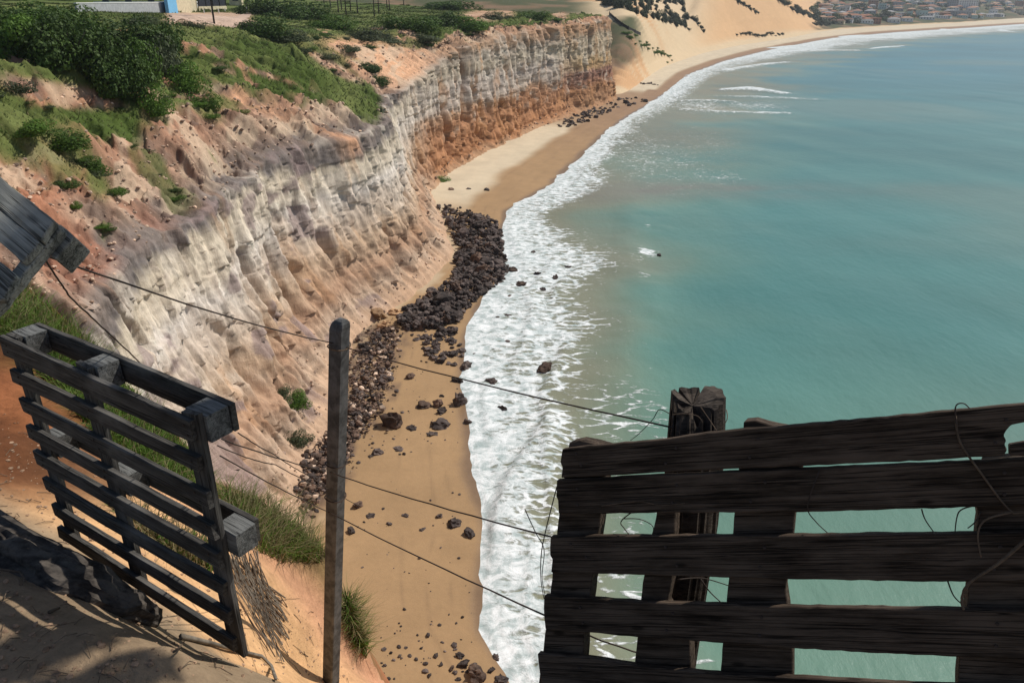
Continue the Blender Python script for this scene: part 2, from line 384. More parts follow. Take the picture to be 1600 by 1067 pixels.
# hand-placed gullies and slits: (Y, half width, z low, z high, depth)
for gy, gw, z0, z1, dp in ((158, 1.7, 8, 23, 3.2), (163, .9, 2, 14, 1.6), (147, .7, 3, 12, 1.4), (212, 1.6, 17, 25.5, 3.0), (205, .8, 9, 23, 1.2), (190, .7, 12, 21, 1.1),
                           (91, .35, 9.5, 14.5, .9), (101, .6, 2, 10, 1.1), (66, .9, 6, 14.5, 1.6), (62, .7, 4, 11, 1.4), (54, .8, 9.5, 13.8, 1.3), (56, .5, 6, 12, 1.2), (47, .5, 5, 10, 1.0),
                           (112, .5, 5, 16, .9), (116, .4, 6, 15, .8), (250, .7, 3, 9, 1.0), (238, .8, 12, 22, 1.2), (176, .9, 1, 9, 1.2), (72, .5, 3, 9, 1.0), (82, .6, 2, 7, 1.0), (97, 1.3, 14.8, 17.6, 1.8)):
    gyw = gy + fbm(Z / 3.0, gy + 0 * Z, 0, 2, 3) * gw * 1.1
    dX -= dp * np.exp(-((YY - gyw) / gw) ** 2) * sstep(z0 - 1.2, z0 + .8, Z) * (1 - sstep(z1 - .6, z1 + 1.0, Z)) * (PV < 5.2)
# the broken slope above: gullies running down, lumps, small scarps
sl = (ridged(A_ / 2.2 + fbm(A_ / 4, SB / 4, 0, 2, 41) * .8, SB / 8, 0, 3, 40) - 0.35) * 0.9 + fbm(A_ / 3.3, SB / 2.6, 0, 5, 43, .6) * 0.7 + .28 * cells(A_ / 1.6 + wa * .6, SB / 1.3 + wb, 45)
scarp = np.zeros_like(Z)
for q in range(3):
    c = 9.2 + q * 3.4 + fbm(A_ / 11, q + 0 * A_, 0, 3, 50 + q) * 3.0
    scarp += 0.8 * np.tanh((SB - c) / 0.35) * sstep(-.1, .3, fbm(A_ / 8, q * 3 + 0 * A_, 0, 2, 60 + q))
smoothgully = np.exp(-((YY - 136) / 13) ** 2) * (PV > 4)
dZ = (sl + scarp * (1 - far)) * slope * (1 - .75 * smoothgully)
dZ = dZ + fbm(A_ / 6, SB / 6, 0, 3, 70) * 0.5 * sstep(5.5, 7, PV) * (PV < 8.6)
rub = (ridged(A_ / .9, SB / .8, 0, 3, 90) * .34 + fbm(A_ / .45, SB / .45, 0, 2, 94) * .26) * slope * (1 - .85 * smoothgully) * (1 - .5 * sstep(10, 13, SB))
X = np.repeat(xt[:, None], NV, 1) - SB + dX
Zc = Z + dZ + rub
V = np.stack([X.ravel(), YY.ravel(), Zc.ravel()], 1)

# albedo of the layers
def mix(a, b, f): return a * (1 - f[..., None]) + b * f[..., None]
def C(*c):
    v = srgb(*c) * 0.90 * np.array((1.0, 1.0, .965)); g = v.mean(); return g + (v - g) * 0.90
zw = Zc + fbm(A_ / 10, Z / 5, 0, 3, 101) * 1.2 + fbm(A_ / 1.3, Z / 6, 0, 3, 102) * 0.9
base = np.zeros(Z.shape + (3,)) + C(196, 158, 128)
near_l = [(1.0, (200, 164, 134)), (2.6, (194, 166, 142)), (4.4, (180, 142, 114)), (7.2, (196, 166, 138)), (9.0, (206, 184, 164)), (10.8, (208, 190, 174)), (12.2, (218, 206, 196)), (13.6, (216, 200, 180)), (15.4, (208, 192, 170)), (16.2, (126, 117, 114)), (17.6, (132, 118, 110)), (18.6, (182, 150, 126)), (20.0, (178, 136, 110)), (23.0, (182, 130, 100))]
far_l = [(1.0, (180, 140, 106)), (2.4, (186, 130, 88)), (8.4, (176, 126, 90)), (10.2, (184, 146, 116)), (11.4, (196, 178, 164)), (14.5, (192, 178, 168)), (17.5, (196, 180, 158)), (19.6, (178, 162, 146)), (21.4, (180, 146, 118)), (24.5, (188, 142, 110))]
def layer(L_): return np.stack([np.interp(zw, [q[0] for q in L_], [C(*q[1])[k] for q in L_]) for k in range(3)], -1)
colr = mix(layer(near_l), layer(far_l), far)
fend = sstep(205, 235, YY) * face
end_l = [(1, (172, 132, 98)), (6, (176, 126, 86)), (8.6, (158, 112, 90)), (10.6, (152, 112, 96)), (11.6, (180, 142, 102)), (13.6, (196, 162, 116)), (16, (200, 178, 148)), (20, (194, 172, 144)), (22, (180, 140, 108)), (25, (186, 140, 104))]
colr = mix(colr, layer(end_l), fend)
# dark drip stains and rusty runs on the face
st = fbm(A_ / 1.0, Z / 9.0, 0, 4, 111)
colr = mix(colr, np.zeros_like(colr) + C(132, 116, 108), sstep(.16, .55, st + 0.28 * np.exp(-((Zc - 16.4) / 1.2) ** 2)) * face * sstep(6.5, 9.5, Zc) * 0.42)
colr = mix(colr, np.zeros_like(colr) + C(188, 134, 84), sstep(.2, .5, fbm(A_ / 1.6, Z / 7.0, 0, 4, 117)) * face * (.30 + .2 * far))
colr = mix(colr, np.zeros_like(colr) + C(220, 206, 190), sstep(.1, .5, fbm(A_ / 3.0, Z / 2.2, 0, 4, 119)) * face * sstep(5, 8, Zc) * 0.55)
colr = mix(colr, np.zeros_like(colr) + C(146, 126, 124), sstep(.22, .42, fbm(A_ / 3.4, Z / 2.0, 0, 4, 121)) * face * (1 - far) * (Yc[:, None] < 75) * .75)
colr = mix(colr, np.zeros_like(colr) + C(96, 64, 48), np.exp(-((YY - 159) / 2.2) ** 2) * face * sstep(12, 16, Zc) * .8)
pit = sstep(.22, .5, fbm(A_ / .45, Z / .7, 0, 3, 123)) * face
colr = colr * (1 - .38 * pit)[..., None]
vs = fbm(A_ / .35, Z / 6.0, 0, 3, 125); colr = colr * (1 + .26 * vs * face)[..., None]
hs = fbm(A_ / 12, Zc / .35 + 0 * A_, 0, 3, 127); colr = colr * (1 + .13 * hs * face)[..., None]
colr = colr * (1 - .35 * np.minimum(1, crack * crk_m + .6 * crack2 * crk_m2) * face)[..., None]
# smooth orange gully, pale wash, red earth close by
colr = mix(colr, np.zeros_like(colr) + C(222, 168, 128), np.exp(-((YY - 137) / 15) ** 2) * sstep(3.9, 4.4, PV) * (1 - sstep(6.3, 7, PV)))
ch = np.exp(-((YY - 79 + 0.9 * (SB - 9)) / 1.5) ** 2) * sstep(3.6, 4.0, PV) * (1 - sstep(5.3, 5.8, PV))
colr = mix(colr, np.zeros_like(colr) + C(206, 154, 118), ch)
ch2 = np.exp(-((YY - 36 + 0.6 * (SB - 12)) / 1.6) ** 2) * slope
colr = mix(colr, np.zeros_like(colr) + C(172, 110, 84), ch2)
red = slope * (1 - sstep(40, 60, YY)) * sstep(-.2, .4, fbm(A_ / 3, SB / 3, 0, 3, 131))
colr = mix(colr, np.zeros_like(colr) + C(176, 112, 80), red * .7)
dg = slope * sstep(.30, .62, ridged(A_ / 1.5 + wa * .7, SB / 6, 0, 2, 143)) * (1 - smoothgully)
colr = mix(colr, np.zeros_like(colr) + C(112, 88, 74), dg * .5)
sp = fbm(A_ / .45, SB / .45, 0, 3, 144, .7); colr = colr * (1 + .45 * sp * slope)[..., None]
gs = slope * sstep(.05, .4, fbm(A_ / 2.3, SB / 1.8, 0, 4, 141)) * (1 - smoothgully)
colr = mix(colr, np.zeros_like(colr) + C(122, 104, 94), gs * .6)
colr = mix(colr, np.zeros_like(colr) + C(212, 186, 158), slope * sstep(.1, .35, fbm(A_ / 4, SB / 1.6, 0, 4, 145)) * .6)
# where the turf grows
gn = fbm(A_ / 6.5, SB / 4.5, 0, 4, 151)
thr = np.interp(Yc, [10, 50, 75, 86, 93, 104, 118, 124, 140, 152, 185, 225, 312], [15.0, 14.2, 12.8, 10.8, 8.8, 7.8, 7.6, 12.0, 12.5, 8.0, 6.4, 6.6, 7])[:, None]
upx = (SP + ((Zc - EYE) / YY) * CP) / (CP - ((Zc - EYE) / YY) * SP); PYv = 533.5 - upx * FPX; PXv = 800 + X / YY * (CP + upx * SP) * FPX   # where each point falls in the photograph, to place patches
def spot(cx, cy, rx, ry, deg, edge=.5):
    a = math.radians(deg); u_ = (PXv - cx) * math.cos(a) + (PYv - cy) * math.sin(a); v_ = -(PXv - cx) * math.sin(a) + (PYv - cy) * math.cos(a)
    return sstep(1 + edge, 1 - edge, 0) * 0 + (1 - sstep(1 - edge, 1 + edge, np.hypot(u_ / rx, v_ / ry) + gn * .7))
turf = sstep(-.6, .6, (SB - thr) * 0.7 + gn * 2.0)
patch = sstep(.16, .34, fbm(A_ / 4.6, SB / 2.6, 0, 3, 161)) * sstep(4.05, 4.4, PV) * (YY < 118) * (YY > 25) * .8
patch = np.maximum(patch, np.maximum.reduce([spot(85, 215, 95, 26, 33), spot(150, 285, 22, 34, -35), spot(250, 150, 40, 16, 20), spot(315, 160, 34, 16, 40), spot(15, 140, 30, 14, 20), spot(20, 195, 40, 18, 5)]))
turf = np.maximum(turf * sstep(4.05, 4.3, PV), patch * .9) * (1 - ch) * (1 - .9 * ch2)
turf *= 1 - 0.92 * np.exp(-((YY - 137) / 11) ** 2) * (1 - sstep(6.2, 6.8, PV))
bare = sstep(.33, .45, fbm(A_ / 5.5, SB / 2.2, 0, 3, 171))
turf = turf * (1 - bare * (PV < 7) * (1 - sstep(80, 92, YY) * (1 - sstep(120, 130, YY))))
scar = np.maximum.reduce([spot(70, 145, 85, 15, 14), spot(150, 155, 60, 12, 16), spot(225, 150, 28, 10, 10), spot(565, 88, 40, 6, 18), spot(525, 106, 40, 7, 28), spot(400, 112, 46, 3, 17), spot(352, 108, 22, 4, 25), spot(640, 52, 22, 6, 30), spot(668, 66, 18, 6, 35), spot(755, 25, 30, 8, 0), spot(790, 12, 14, 14, 0), spot(875, 24, 12, 6, 0)])
roadm = (1 - sstep(-.1, .15, np.maximum(np.abs(PXv - 328) / 66 - 1, np.abs(PYv - 30) / 9.5 - 1) + gn * .15)) * (YY > 85)
turf = turf * (1 - scar) * (1 - roadm)
colr = mix(colr, np.zeros_like(colr) + C(206, 172, 142), scar * sstep(-.3, .3, fbm(A_ / 1.5, SB / 1.5, 0, 3, 175)) * .8)
colr = mix(colr, np.zeros_like(colr) + C(196, 164, 138), roadm)
gcol = mix(np.zeros_like(colr) + srgb(80, 96, 44) * .85, np.zeros_like(colr) + srgb(112, 120, 68) * .85, sstep(-.4, .4, fbm(A_ / 9, SB / 7, 0, 3, 181)))
colr = mix(colr, gcol, turf)
colr = np.clip(colr, 0.01, 0.72)
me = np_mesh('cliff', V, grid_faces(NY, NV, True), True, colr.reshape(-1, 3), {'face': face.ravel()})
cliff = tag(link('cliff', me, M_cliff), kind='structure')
cliff['label'] = 'banded white, mauve and rust coloured sea cliff with turf on top'
BV = BVHTree.FromPolygons([tuple(v) for v in V], [tuple(map(int, f)) for f in grid_faces(NY, NV)])
def hit(px, py, bv=None):
    d = Vector(ray(px, py)).normalized()
    h = (bv or BV).ray_cast(Vector((0, 0, EYE)), d)
    return h[0]
def ground_at(x, y, bv=None):
    h = (bv or BV).ray_cast(Vector((x, y, 200)), Vector((0, 0, -1))); return h[0].z if h[0] is not None else None

# ------------------------------------------------------------------ beach
# back of the beach beyond the cliff
BACK = [(975, 148), (985, 132), (1000, 118), (1030, 100), (1060, 90), (1100, 79), (1150, 69), (1200, 62), (1250, 54), (1300, 47), (1400, 41), (1500, 36), (1600, 29), (1800, 24), (2200, 18)]
by, bx = curve(BACK, 2.2)
def Xl(Y): return np.where(Y < ty[-4] - 2, Xt(Y), np.interp(Y, by, bx))
NB = 520
Yb = spaced(4.0, 4000.0, NB, 0.12)
NBX = 170
u = np.linspace(0, 1, NBX)
xl = Xl(Yb) - np.where(Yb < 270, 5, 6 + .03 * Yb); xw = Xw(Yb) + 8 + 0.03 * Yb
u = u ** .9
XB = xl[:, None] * (1 - u) + xw[:, None] * u
YB = np.repeat(Yb[:, None], NBX, 1)
dslope = 1 / np.sqrt(1 + np.gradient(Xw(Yb), Yb) ** 2)
dw = (Xw(Yb)[:, None] - XB) * smooth(dslope, 6)[:, None]
scal = fbm(XB / 5 + YB / 9, YB / 4.5, 0, 3, 201) * 0.9 * np.clip(YB / 60, .6, 4)
scal2 = fbm(XB / 1.6, YB / 1.2, 0, 2, 203) * np.clip(YB / 60, .6, 3) * .5
ZB = np.where(dw > 0, 0.05 * dw, 0.09 * dw) + 0.024 * scal + .022 * scal2
ZB = 2.6 * np.tanh(ZB / 2.6) + fbm(XB / 3, YB / 3, 0, 3, 205) * 0.03
width = np.maximum(4, (Xw(Yb) - Xl(Yb)) * smooth(dslope, 6))[:, None]
dry = sstep(.46, .62, dw / width + fbm(XB / 9, YB / 9, 0, 3, 207) * .07) * sstep(2.0, 8, width)
dry = dry * sstep(112, 126, YB) + (1 - sstep(112, 126, YB)) * sstep(.84, 1.05, dw / width + fbm(XB / 2.2, YB / 2.2, 0, 3, 209) * .22) * .55
dry = dry * (1 - .75 * sstep(195, 215, YB) * (1 - sstep(275, 290, YB)))
dry = np.where(YB > 290, sstep(.22, .42, dw / width + fbm(XB / 30, YB / 30, 0, 3, 211) * .05), dry)
wet = 1 - sstep(.0, .10, dw / width + fbm(XB / 4, YB / 4, 0, 3, 213) * .05)
cb = mix(np.zeros(XB.shape + (3,)) + srgb(180, 146, 106) * .72, np.zeros(XB.shape + (3,)) + srgb(222, 204, 174) * .76, dry)
cb = mix(cb, np.zeros(XB.shape + (3,)) + srgb(172, 138, 106) * .66, sstep(150, 240, YB) * (1 - dry))
for off_, sd_ in ((.17, 221), (.30, 223), (.47, 225)):
    tl = np.exp(-((dw / width - off_ - .05 * fbm(XB / 7, YB / 7, 0, 3, sd_)) / .012) ** 2) * sstep(-.1, .35, fbm(XB / 2.2, YB / 2.2, 0, 3, sd_ + 1))
    cb = mix(cb, np.zeros(XB.shape + (3,)) + srgb(120, 96, 76) * .62, tl * .22)
cb = cb * (1 + .10 * fbm(XB / 3.5, YB / 6, 0, 4, 227))[..., None]
cb = mix(cb, np.zeros(XB.shape + (3,)) + srgb(146, 120, 96) * .58, wet * .8)
RB = [at_z(x, y, .5)[:2] for x, y in ((640, 512), (628, 560), (612, 620), (590, 660), (566, 690), (545, 740), (490, 815))]
rbx = np.interp(YB, [p[1] for p in RB][::-1], [p[0] for p in RB][::-1]) + fbm(XB / 1.2, YB / 1.2, 0, 3, 215) * 1.2
dirt = (1 - sstep(-.8, .5, XB - rbx)) * sstep(RB[-1][1] - 2, RB[-1][1] + 1, YB) * (1 - sstep(RB[0][1] - 1, RB[0][1] + 3, YB))
cb = mix(cb, np.zeros(XB.shape + (3,)) + srgb(104, 84, 74) * .72, dirt * sstep(-.5, .3, fbm(XB / .8, YB / .8, 0, 3, 217)) * .85)
m, N, L, b = new_mat('beach_sand', 0.9)
a = node(N, 'ShaderNodeAttribute', attribute_name='Col'); aw = node(N, 'ShaderNodeAttribute', attribute_name='wet')
v = scaled(N, L, (1, 1, 1)); n1 = tex(N, L, 0.35, v, 6, .65); n2 = tex(N, L, 3.5, v, 5, .7)
k = mapr(N, L, math_(N, L, 'ADD', math_(N, L, 'MULTIPLY', n1, .6), math_(N, L, 'MULTIPLY', n2, .4)), .3, .7, .86, 1.14, False)
vm = N.new('ShaderNodeVectorMath'); vm.operation = 'SCALE'; L.new(a.outputs['Color'], vm.inputs[0]); L.new(k, vm.inputs['Scale'])
L.new(vm.outputs[0], b.inputs['Base Color'])
L.new(mapr(N, L, aw.outputs['Fac'], 0, 1, .85, .28), b.inputs['Roughness'])
bump(N, L, b, n2, .35, .05)
me = np_mesh('beach', np.stack([XB.ravel(), YB.ravel(), ZB.ravel()], 1), grid_faces(NB, NBX), True, cb.reshape(-1, 3), {'wet': wet.ravel()})
beach = tag(link('beach', me, m), kind='structure')
BVB = BVHTree.FromPolygons([v.co.copy() for v in me.vertices], [tuple(p.vertices) for p in me.polygons])

# ------------------------------------------------------------------ sea
NS = 640
Ysea = np.concatenate([np.linspace(-40, 19, 12), spaced(20.0, 1600.0, NS, 0.08), np.array([1800, 2200, 3000, 4500, 7000, 11000.])])
us = np.concatenate([np.linspace(-10, 40, 220), 40 + np.geomspace(.35, 160, 150)])       # metres-like units scaled with distance
sc_y = np.clip(Ysea / 55, .8, 30)
XS = Xw(Ysea)[:, None] + us[None] * sc_y[:, None]
XS = np.concatenate([XS, XS[:, -1:] + 4000], 1); XS = np.minimum(XS, 24000 + .001 * XS)
NSX = XS.shape[1]; YS = np.repeat(Ysea[:, None], NSX, 1)
q = (XS - Xw(YS)) / np.maximum(1.0, Xf(YS) - Xw(YS))
nf1 = fbm(XS / 3.2, YS / 2.6, 0, 4, 301); nf2 = fbm(XS / 8, YS / 5, 0, 3, 303)
qd = q + nf1 * .22 * (q > .2) + nf2 * .22 * (q > .3)
dens = np.interp(qd, [-.3, -.02, .02, .35, .75, 1.0, 1.2, 1.6, 2.4], [.98, .98, .94, .77, .70, .54, .32, .15, .0])
fl = fbm(XS / 34, YS / 60, 0, 4, 305); dens = dens - sstep(110, 170, YS) * (.02 + .22 * np.clip(fl + .2, -.3, .7)) * sstep(.05, .4, q)
PYs = row_of(np.maximum(YS, 5)); dxx = XS / np.maximum(YS, 5)
uu = (533.5 - PYs) / FPX; PXs = 800 + dxx * (CP + uu * SP) * FPX      # only used to place the foam fields on the water plane
def blob(x, y, rx, ry, rot=0.0):
    P = at_z(x, y); ax = np.linalg.norm(at_z(x + rx, y) - P); ay = abs(at_z(x, y - ry)[1] - P[1])
    a, b_ = XS - P[0], YS - P[1]
    a, b_ = a * math.cos(rot) + b_ * math.sin(rot), -a * math.sin(rot) + b_ * math.cos(rot)
    return np.exp(-((a / ax) ** 2 + (b_ / ay) ** 2))
def breaker(pts, thick, amp):       # a breaking crest along a line of photograph points
    global dens, swell
    P = [at_z(x, y) for x, y in pts]
    best = np.full(XS.shape, 1e9); sgn = np.zeros(XS.shape); tt = np.zeros(XS.shape); L_ = 0
    tot = sum(np.linalg.norm(P[i + 1] - P[i]) for i in range(len(P) - 1))
    for i in range(len(P) - 1):
        p, d = P[i][:2], (P[i + 1] - P[i])[:2]; ln = np.hypot(*d); d = d / ln
        a = (XS - p[0]) * d[0] + (YS - p[1]) * d[1]; o = -(XS - p[0]) * d[1] + (YS - p[1]) * d[0]
        ac = np.clip(a, 0, ln); dist = np.hypot(a - ac, o)
        m_ = dist < best; best = np.where(m_, dist, best); tt = np.where(m_, (L_ + ac) / tot, tt); L_ += ln
    wd = thick * (0.5 + 0.5 * np.sin(np.pi * np.clip(tt, 0.06, .94))) * (1 + .6 * fbm(XS / (thick * 2.5), YS / (thick * 2.5), 0, 2, 333))
    f = np.exp(-(best / np.maximum(.2, wd)) ** 2)
    f = np.exp(-(best / np.maximum(.2, wd * 1.35)) ** 2); dens = np.maximum(dens, f * min(1, amp * 1.12)); swell = np.maximum(swell, f * min(1.0, thick * .22) * amp)
swell = np.zeros(XS.shape)
for x, y, rx, ry, am, rot in ((960, 640, 95, 50, .47, 0), (1010, 690, 60, 25, .42, 0), (930, 880, 80, 40, .55, 0), (990, 830, 70, 30, .36, 0), (1060, 1000, 90, 60, .5, 0), (960, 1010, 60, 40, .5, 0), (1000, 940, 60, 40, .42, 0),
                              (1010, 240, 110, 45, .37, 0), (1110, 275, 60, 20, .36, 0), (1000, 262, 70, 24, .34, 0), (1100, 222, 90, 30, .30, 0), (1010, 396, 17, 7, .85, 0), (1003, 434, 12, 4, .6, 0), (1013, 357, 8, 3, .5, 0), (995, 372, 6, 2, .4, 0), (935, 412, 20, 5, .6, 0), (905, 380, 40, 22, .38, 0),
                              (1090, 165, 60, 12, .5, 0), (1180, 165, 60, 7, .5, 0)):
    dens = np.maximum(dens, am * blob(x, y, rx, ry, rot) ** .7)
for pts, th, am in (([(1132, 141), (1170, 139), (1225, 147)], 3.2, .95), ([(1120, 151), (1200, 153), (1285, 157)], 2.2, .62), ([(1068, 172), (1140, 176), (1230, 177)], 2.4, .62), ([(1060, 158), (1110, 158), (1150, 160)], 2.6, .6),
                    ([(1205, 84), (1260, 80), (1340, 80)], 4.0, .85), ([(1200, 76), (1250, 72), (1330, 70)], 4, .7), ([(1130, 112), (1180, 103), (1230, 98)], 4, .7), ([(1360, 77), (1390, 74), (1410, 73)], 3.2, .85), ([(1325, 66), (1365, 64), (1400, 64)], 4, .7), ([(1392, 57), (1440, 56), (1470, 55)], 5, .7), ([(1470, 46), (1510, 49), (1525, 50)], 4, .7), ([(1560, 47), (1572, 50), (1585, 51)], 4, .9), ([(1315, 58), (1350, 56), (1380, 56)], 5, .8), ([(1395, 61), (1420, 62), (1470, 61)], 3, .45)):
    breaker(pts, th, am)
# swell line parallel to the shore (the dark green band in the photograph)
P1, P2 = at_z(992, 330), at_z(978, 575)
lx = np.interp(YS, [P2[1] - 8, P2[1], P1[1], P1[1] + 14], [P2[0] - 1, P2[0], P1[0], P1[0] + 2])
sw = 0.34 * np.exp(-((XS - lx - 2.5 * nf2) / 2.6) ** 2) * sstep(P2[1] - 14, P2[1] + 6, YS) * (1 - sstep(P1[1] - 6, P1[1] + 14, YS))
ZS = sw + swell * 0.9
off = sstep(0.6, 2.0, q)
ZS = ZS + off * (fbm(XS / 9 + YS / 30, YS / 30, 0, 2, 311) * .16 + fbm(XS / 2.6, YS / 5, 0, 3, 313) * .045) * (YS < 900)
ZS = ZS + np.clip(dens, 0, 1) * (.05 + .09 * nf1) * (YS < 400) * (q > .03)
# surge fold in the foam near the bottom of the frame
F1 = [at_z(x, y) for x, y in ((862, 640), (838, 690), (800, 745), (780, 800), (772, 860))]
fxl = np.interp(YS, [p[1] for p in F1][::-1], [p[0] for p in F1][::-1])
ZS += 0.42 * np.where(XS < fxl, np.exp(-((XS - fxl) / .5) ** 2), np.exp(-((XS - fxl) / 2.6) ** 2)) * sstep(F1[-1][1] - 4, F1[-1][1] + 3, YS) * (1 - sstep(F1[0][1] - 4, F1[0][1] + 2, YS))
# low bores running in through the foam
for q0, am_, sd_ in ((.22, .07, 341), (.52, .13, 343), (.86, .17, 345)):
    qq = q + .10 * fbm(XS / 7, YS / 7, 0, 3, sd_) - q0
    ZS = ZS + am_ * sstep(-.1, .25, fbm(XS / 11, YS / 14, 0, 2, sd_ + 1) + .1) * np.where(qq < 0, np.exp(-(qq / .035) ** 2), np.exp(-(qq / .13) ** 2)) * (YS < 700) * np.clip(YS / 50, .7, 2)
# turbidity: sandy green by the surf, teal offshore, bluer far out
dm = (XS - Xf(YS)) * np.interp(YS, Ysea, smooth(1 / np.sqrt(1 + np.gradient(Xw(Ysea), Ysea) ** 2), 4))
tq = np.clip(dm / np.clip(YS * .16, 8, 60) + fbm(XS / 16, YS / 16, 0, 4, 321) * .6, 0, 4)
sand_w = srgb(158, 158, 132) * .60; green_w = srgb(122, 160, 142) * .64; teal_w = srgb(92, 149, 142) * .62; blue_w = srgb(76, 140, 150) * .62
cs = mix(np.zeros(XS.shape + (3,)) + sand_w, np.zeros(XS.shape + (3,)) + green_w, sstep(-.1, 1.1, tq))
cs = mix(cs, np.zeros(XS.shape + (3,)) + teal_w, sstep(.4, 1.7, tq) * sstep(30, 75, YS))
cs = mix(cs, np.zeros(XS.shape + (3,)) + blue_w, sstep(120, 420, YS) * sstep(.1, 1, tq))
big = fbm(XS / 70 + YS / 160, YS / 60, 0, 4, 351); cs = mix(cs, np.zeros(XS.shape + (3,)) + srgb(140, 158, 142) * .60, sstep(.05, .5, big) * sstep(.8, 2, q) * .42)
cs = cs * (1 - .13 * sstep(.05, .45, -big))[..., None]
sb = np.maximum(blob(1050, 296, 260, 12) * .8, blob(880, 300, 100, 14) * .9)
cs = mix(cs, np.zeros(XS.shape + (3,)) + srgb(150, 142, 130) * .55, np.clip(sb * (1 + nf2), 0, 1) * .7)
m, N, L, b = new_mat('sea_water', 0.2)
a = node(N, 'ShaderNodeAttribute', attribute_name='Col'); af = node(N, 'ShaderNodeAttribute', attribute_name='foam')
vx = scaled(N, L, (.42, 1.0, 1)); vq = scaled(N, L, (.8, 1.0, 1))
warp = N.new('ShaderNodeTexNoise'); warp.inputs['Scale'].default_value = .9; warp.inputs['Detail'].default_value = 3; L.new(vx, warp.inputs['Vector'])
wv = N.new('ShaderNodeVectorMath'); wv.operation = 'MULTIPLY_ADD'; L.new(warp.outputs['Color'], wv.inputs[0]); wv.inputs[1].default_value = (1.1, 1.1, 0); L.new(vx, wv.inputs[2])
vo = N.new('ShaderNodeTexVoronoi'); vo.feature = 'DISTANCE_TO_EDGE'; vo.inputs['Scale'].default_value = .85; L.new(wv.outputs[0], vo.inputs['Vector'])
vo2 = N.new('ShaderNodeTexVoronoi'); vo2.feature = 'DISTANCE_TO_EDGE'; vo2.inputs['Scale'].default_value = 2.1; L.new(wv.outputs[0], vo2.inputs['Vector'])
nz = tex(N, L, 1.1, vq, 7, .72, .5); nzb = tex(N, L, .22, vq, 4, .6)
lace = math_(N, L, 'SUBTRACT', 1.0, mapr(N, L, vo.outputs['Distance'], 0, .16, 0, 1))
lace2 = math_(N, L, 'SUBTRACT', 1.0, mapr(N, L, vo2.outputs['Distance'], 0, .2, 0, 1))
pat = math_(N, L, 'ADD', math_(N, L, 'ADD', math_(N, L, 'MULTIPLY', lace, .26), math_(N, L, 'MULTIPLY', lace2, .14)),
            math_(N, L, 'ADD', math_(N, L, 'MULTIPLY', nz, .72), math_(N, L, 'MULTIPLY', math_(N, L, 'SUBTRACT', nzb, .5), .35)))
thr_ = math_(N, L, 'SUBTRACT', 0.98, math_(N, L, 'MULTIPLY', af.outputs['Fac'], .88))
ff = mapr(N, L, math_(N, L, 'SUBTRACT', pat, thr_), -.06, .16, 0, 1)
ff = math_(N, L, 'MULTIPLY', ff, mapr(N, L, af.outputs['Fac'], .03, .16, 0, 1))
fcol = mixc(N, L, mapr(N, L, nz, .34, .66, 0, 1), srgb(176, 190, 188) * .8, (0.80, .82, .815))
wn_ = tex(N, L, .035, scaled(N, L, (.5, 1.4, 1)), 4, .6)
k = mapr(N, L, wn_, .3, .7, .90, 1.10, False)
vm = N.new('ShaderNodeVectorMath'); vm.operation = 'SCALE'; L.new(a.outputs['Color'], vm.inputs[0]); L.new(k, vm.inputs['Scale'])
L.new(mixc(N, L, ff, vm.outputs[0], fcol), b.inputs['Base Color'])
L.new(mapr(N, L, ff, 0, 1, .30, .9), b.inputs['Roughness'])
b.inputs['IOR'].default_value = 1.33; b.inputs['Specular IOR Level'].default_value = .28
hgt = math_(N, L, 'ADD', math_(N, L, 'MULTIPLY', tex(N, L, 1.2, scaled(N, L, (1.0, .45, 1), rot=(0, 0, .35)), 6, .6), .6), math_(N, L, 'MULTIPLY', ff, math_(N, L, 'ADD', .25, nz)))
bump(N, L, b, hgt, .55, .22)
me = np_mesh('sea', np.stack([XS.ravel(), YS.ravel(), ZS.ravel()], 1), grid_faces(len(Ysea), NSX), True, cs.reshape(-1, 3), {'foam': np.clip(dens, 0, 1).ravel()})
sea = tag(link('sea', me, m), kind='structure')
# sea bed, so that the water sheet never shows an open underside
sb_ = MB(); sb_.box((10000, 4000, -6), (31000, 17000, 2)); sbo = sb_.build('seabed', simple('seabed_sand', (.3, .25, .18), .2, .1)); sbo['kind'] = 'structure'

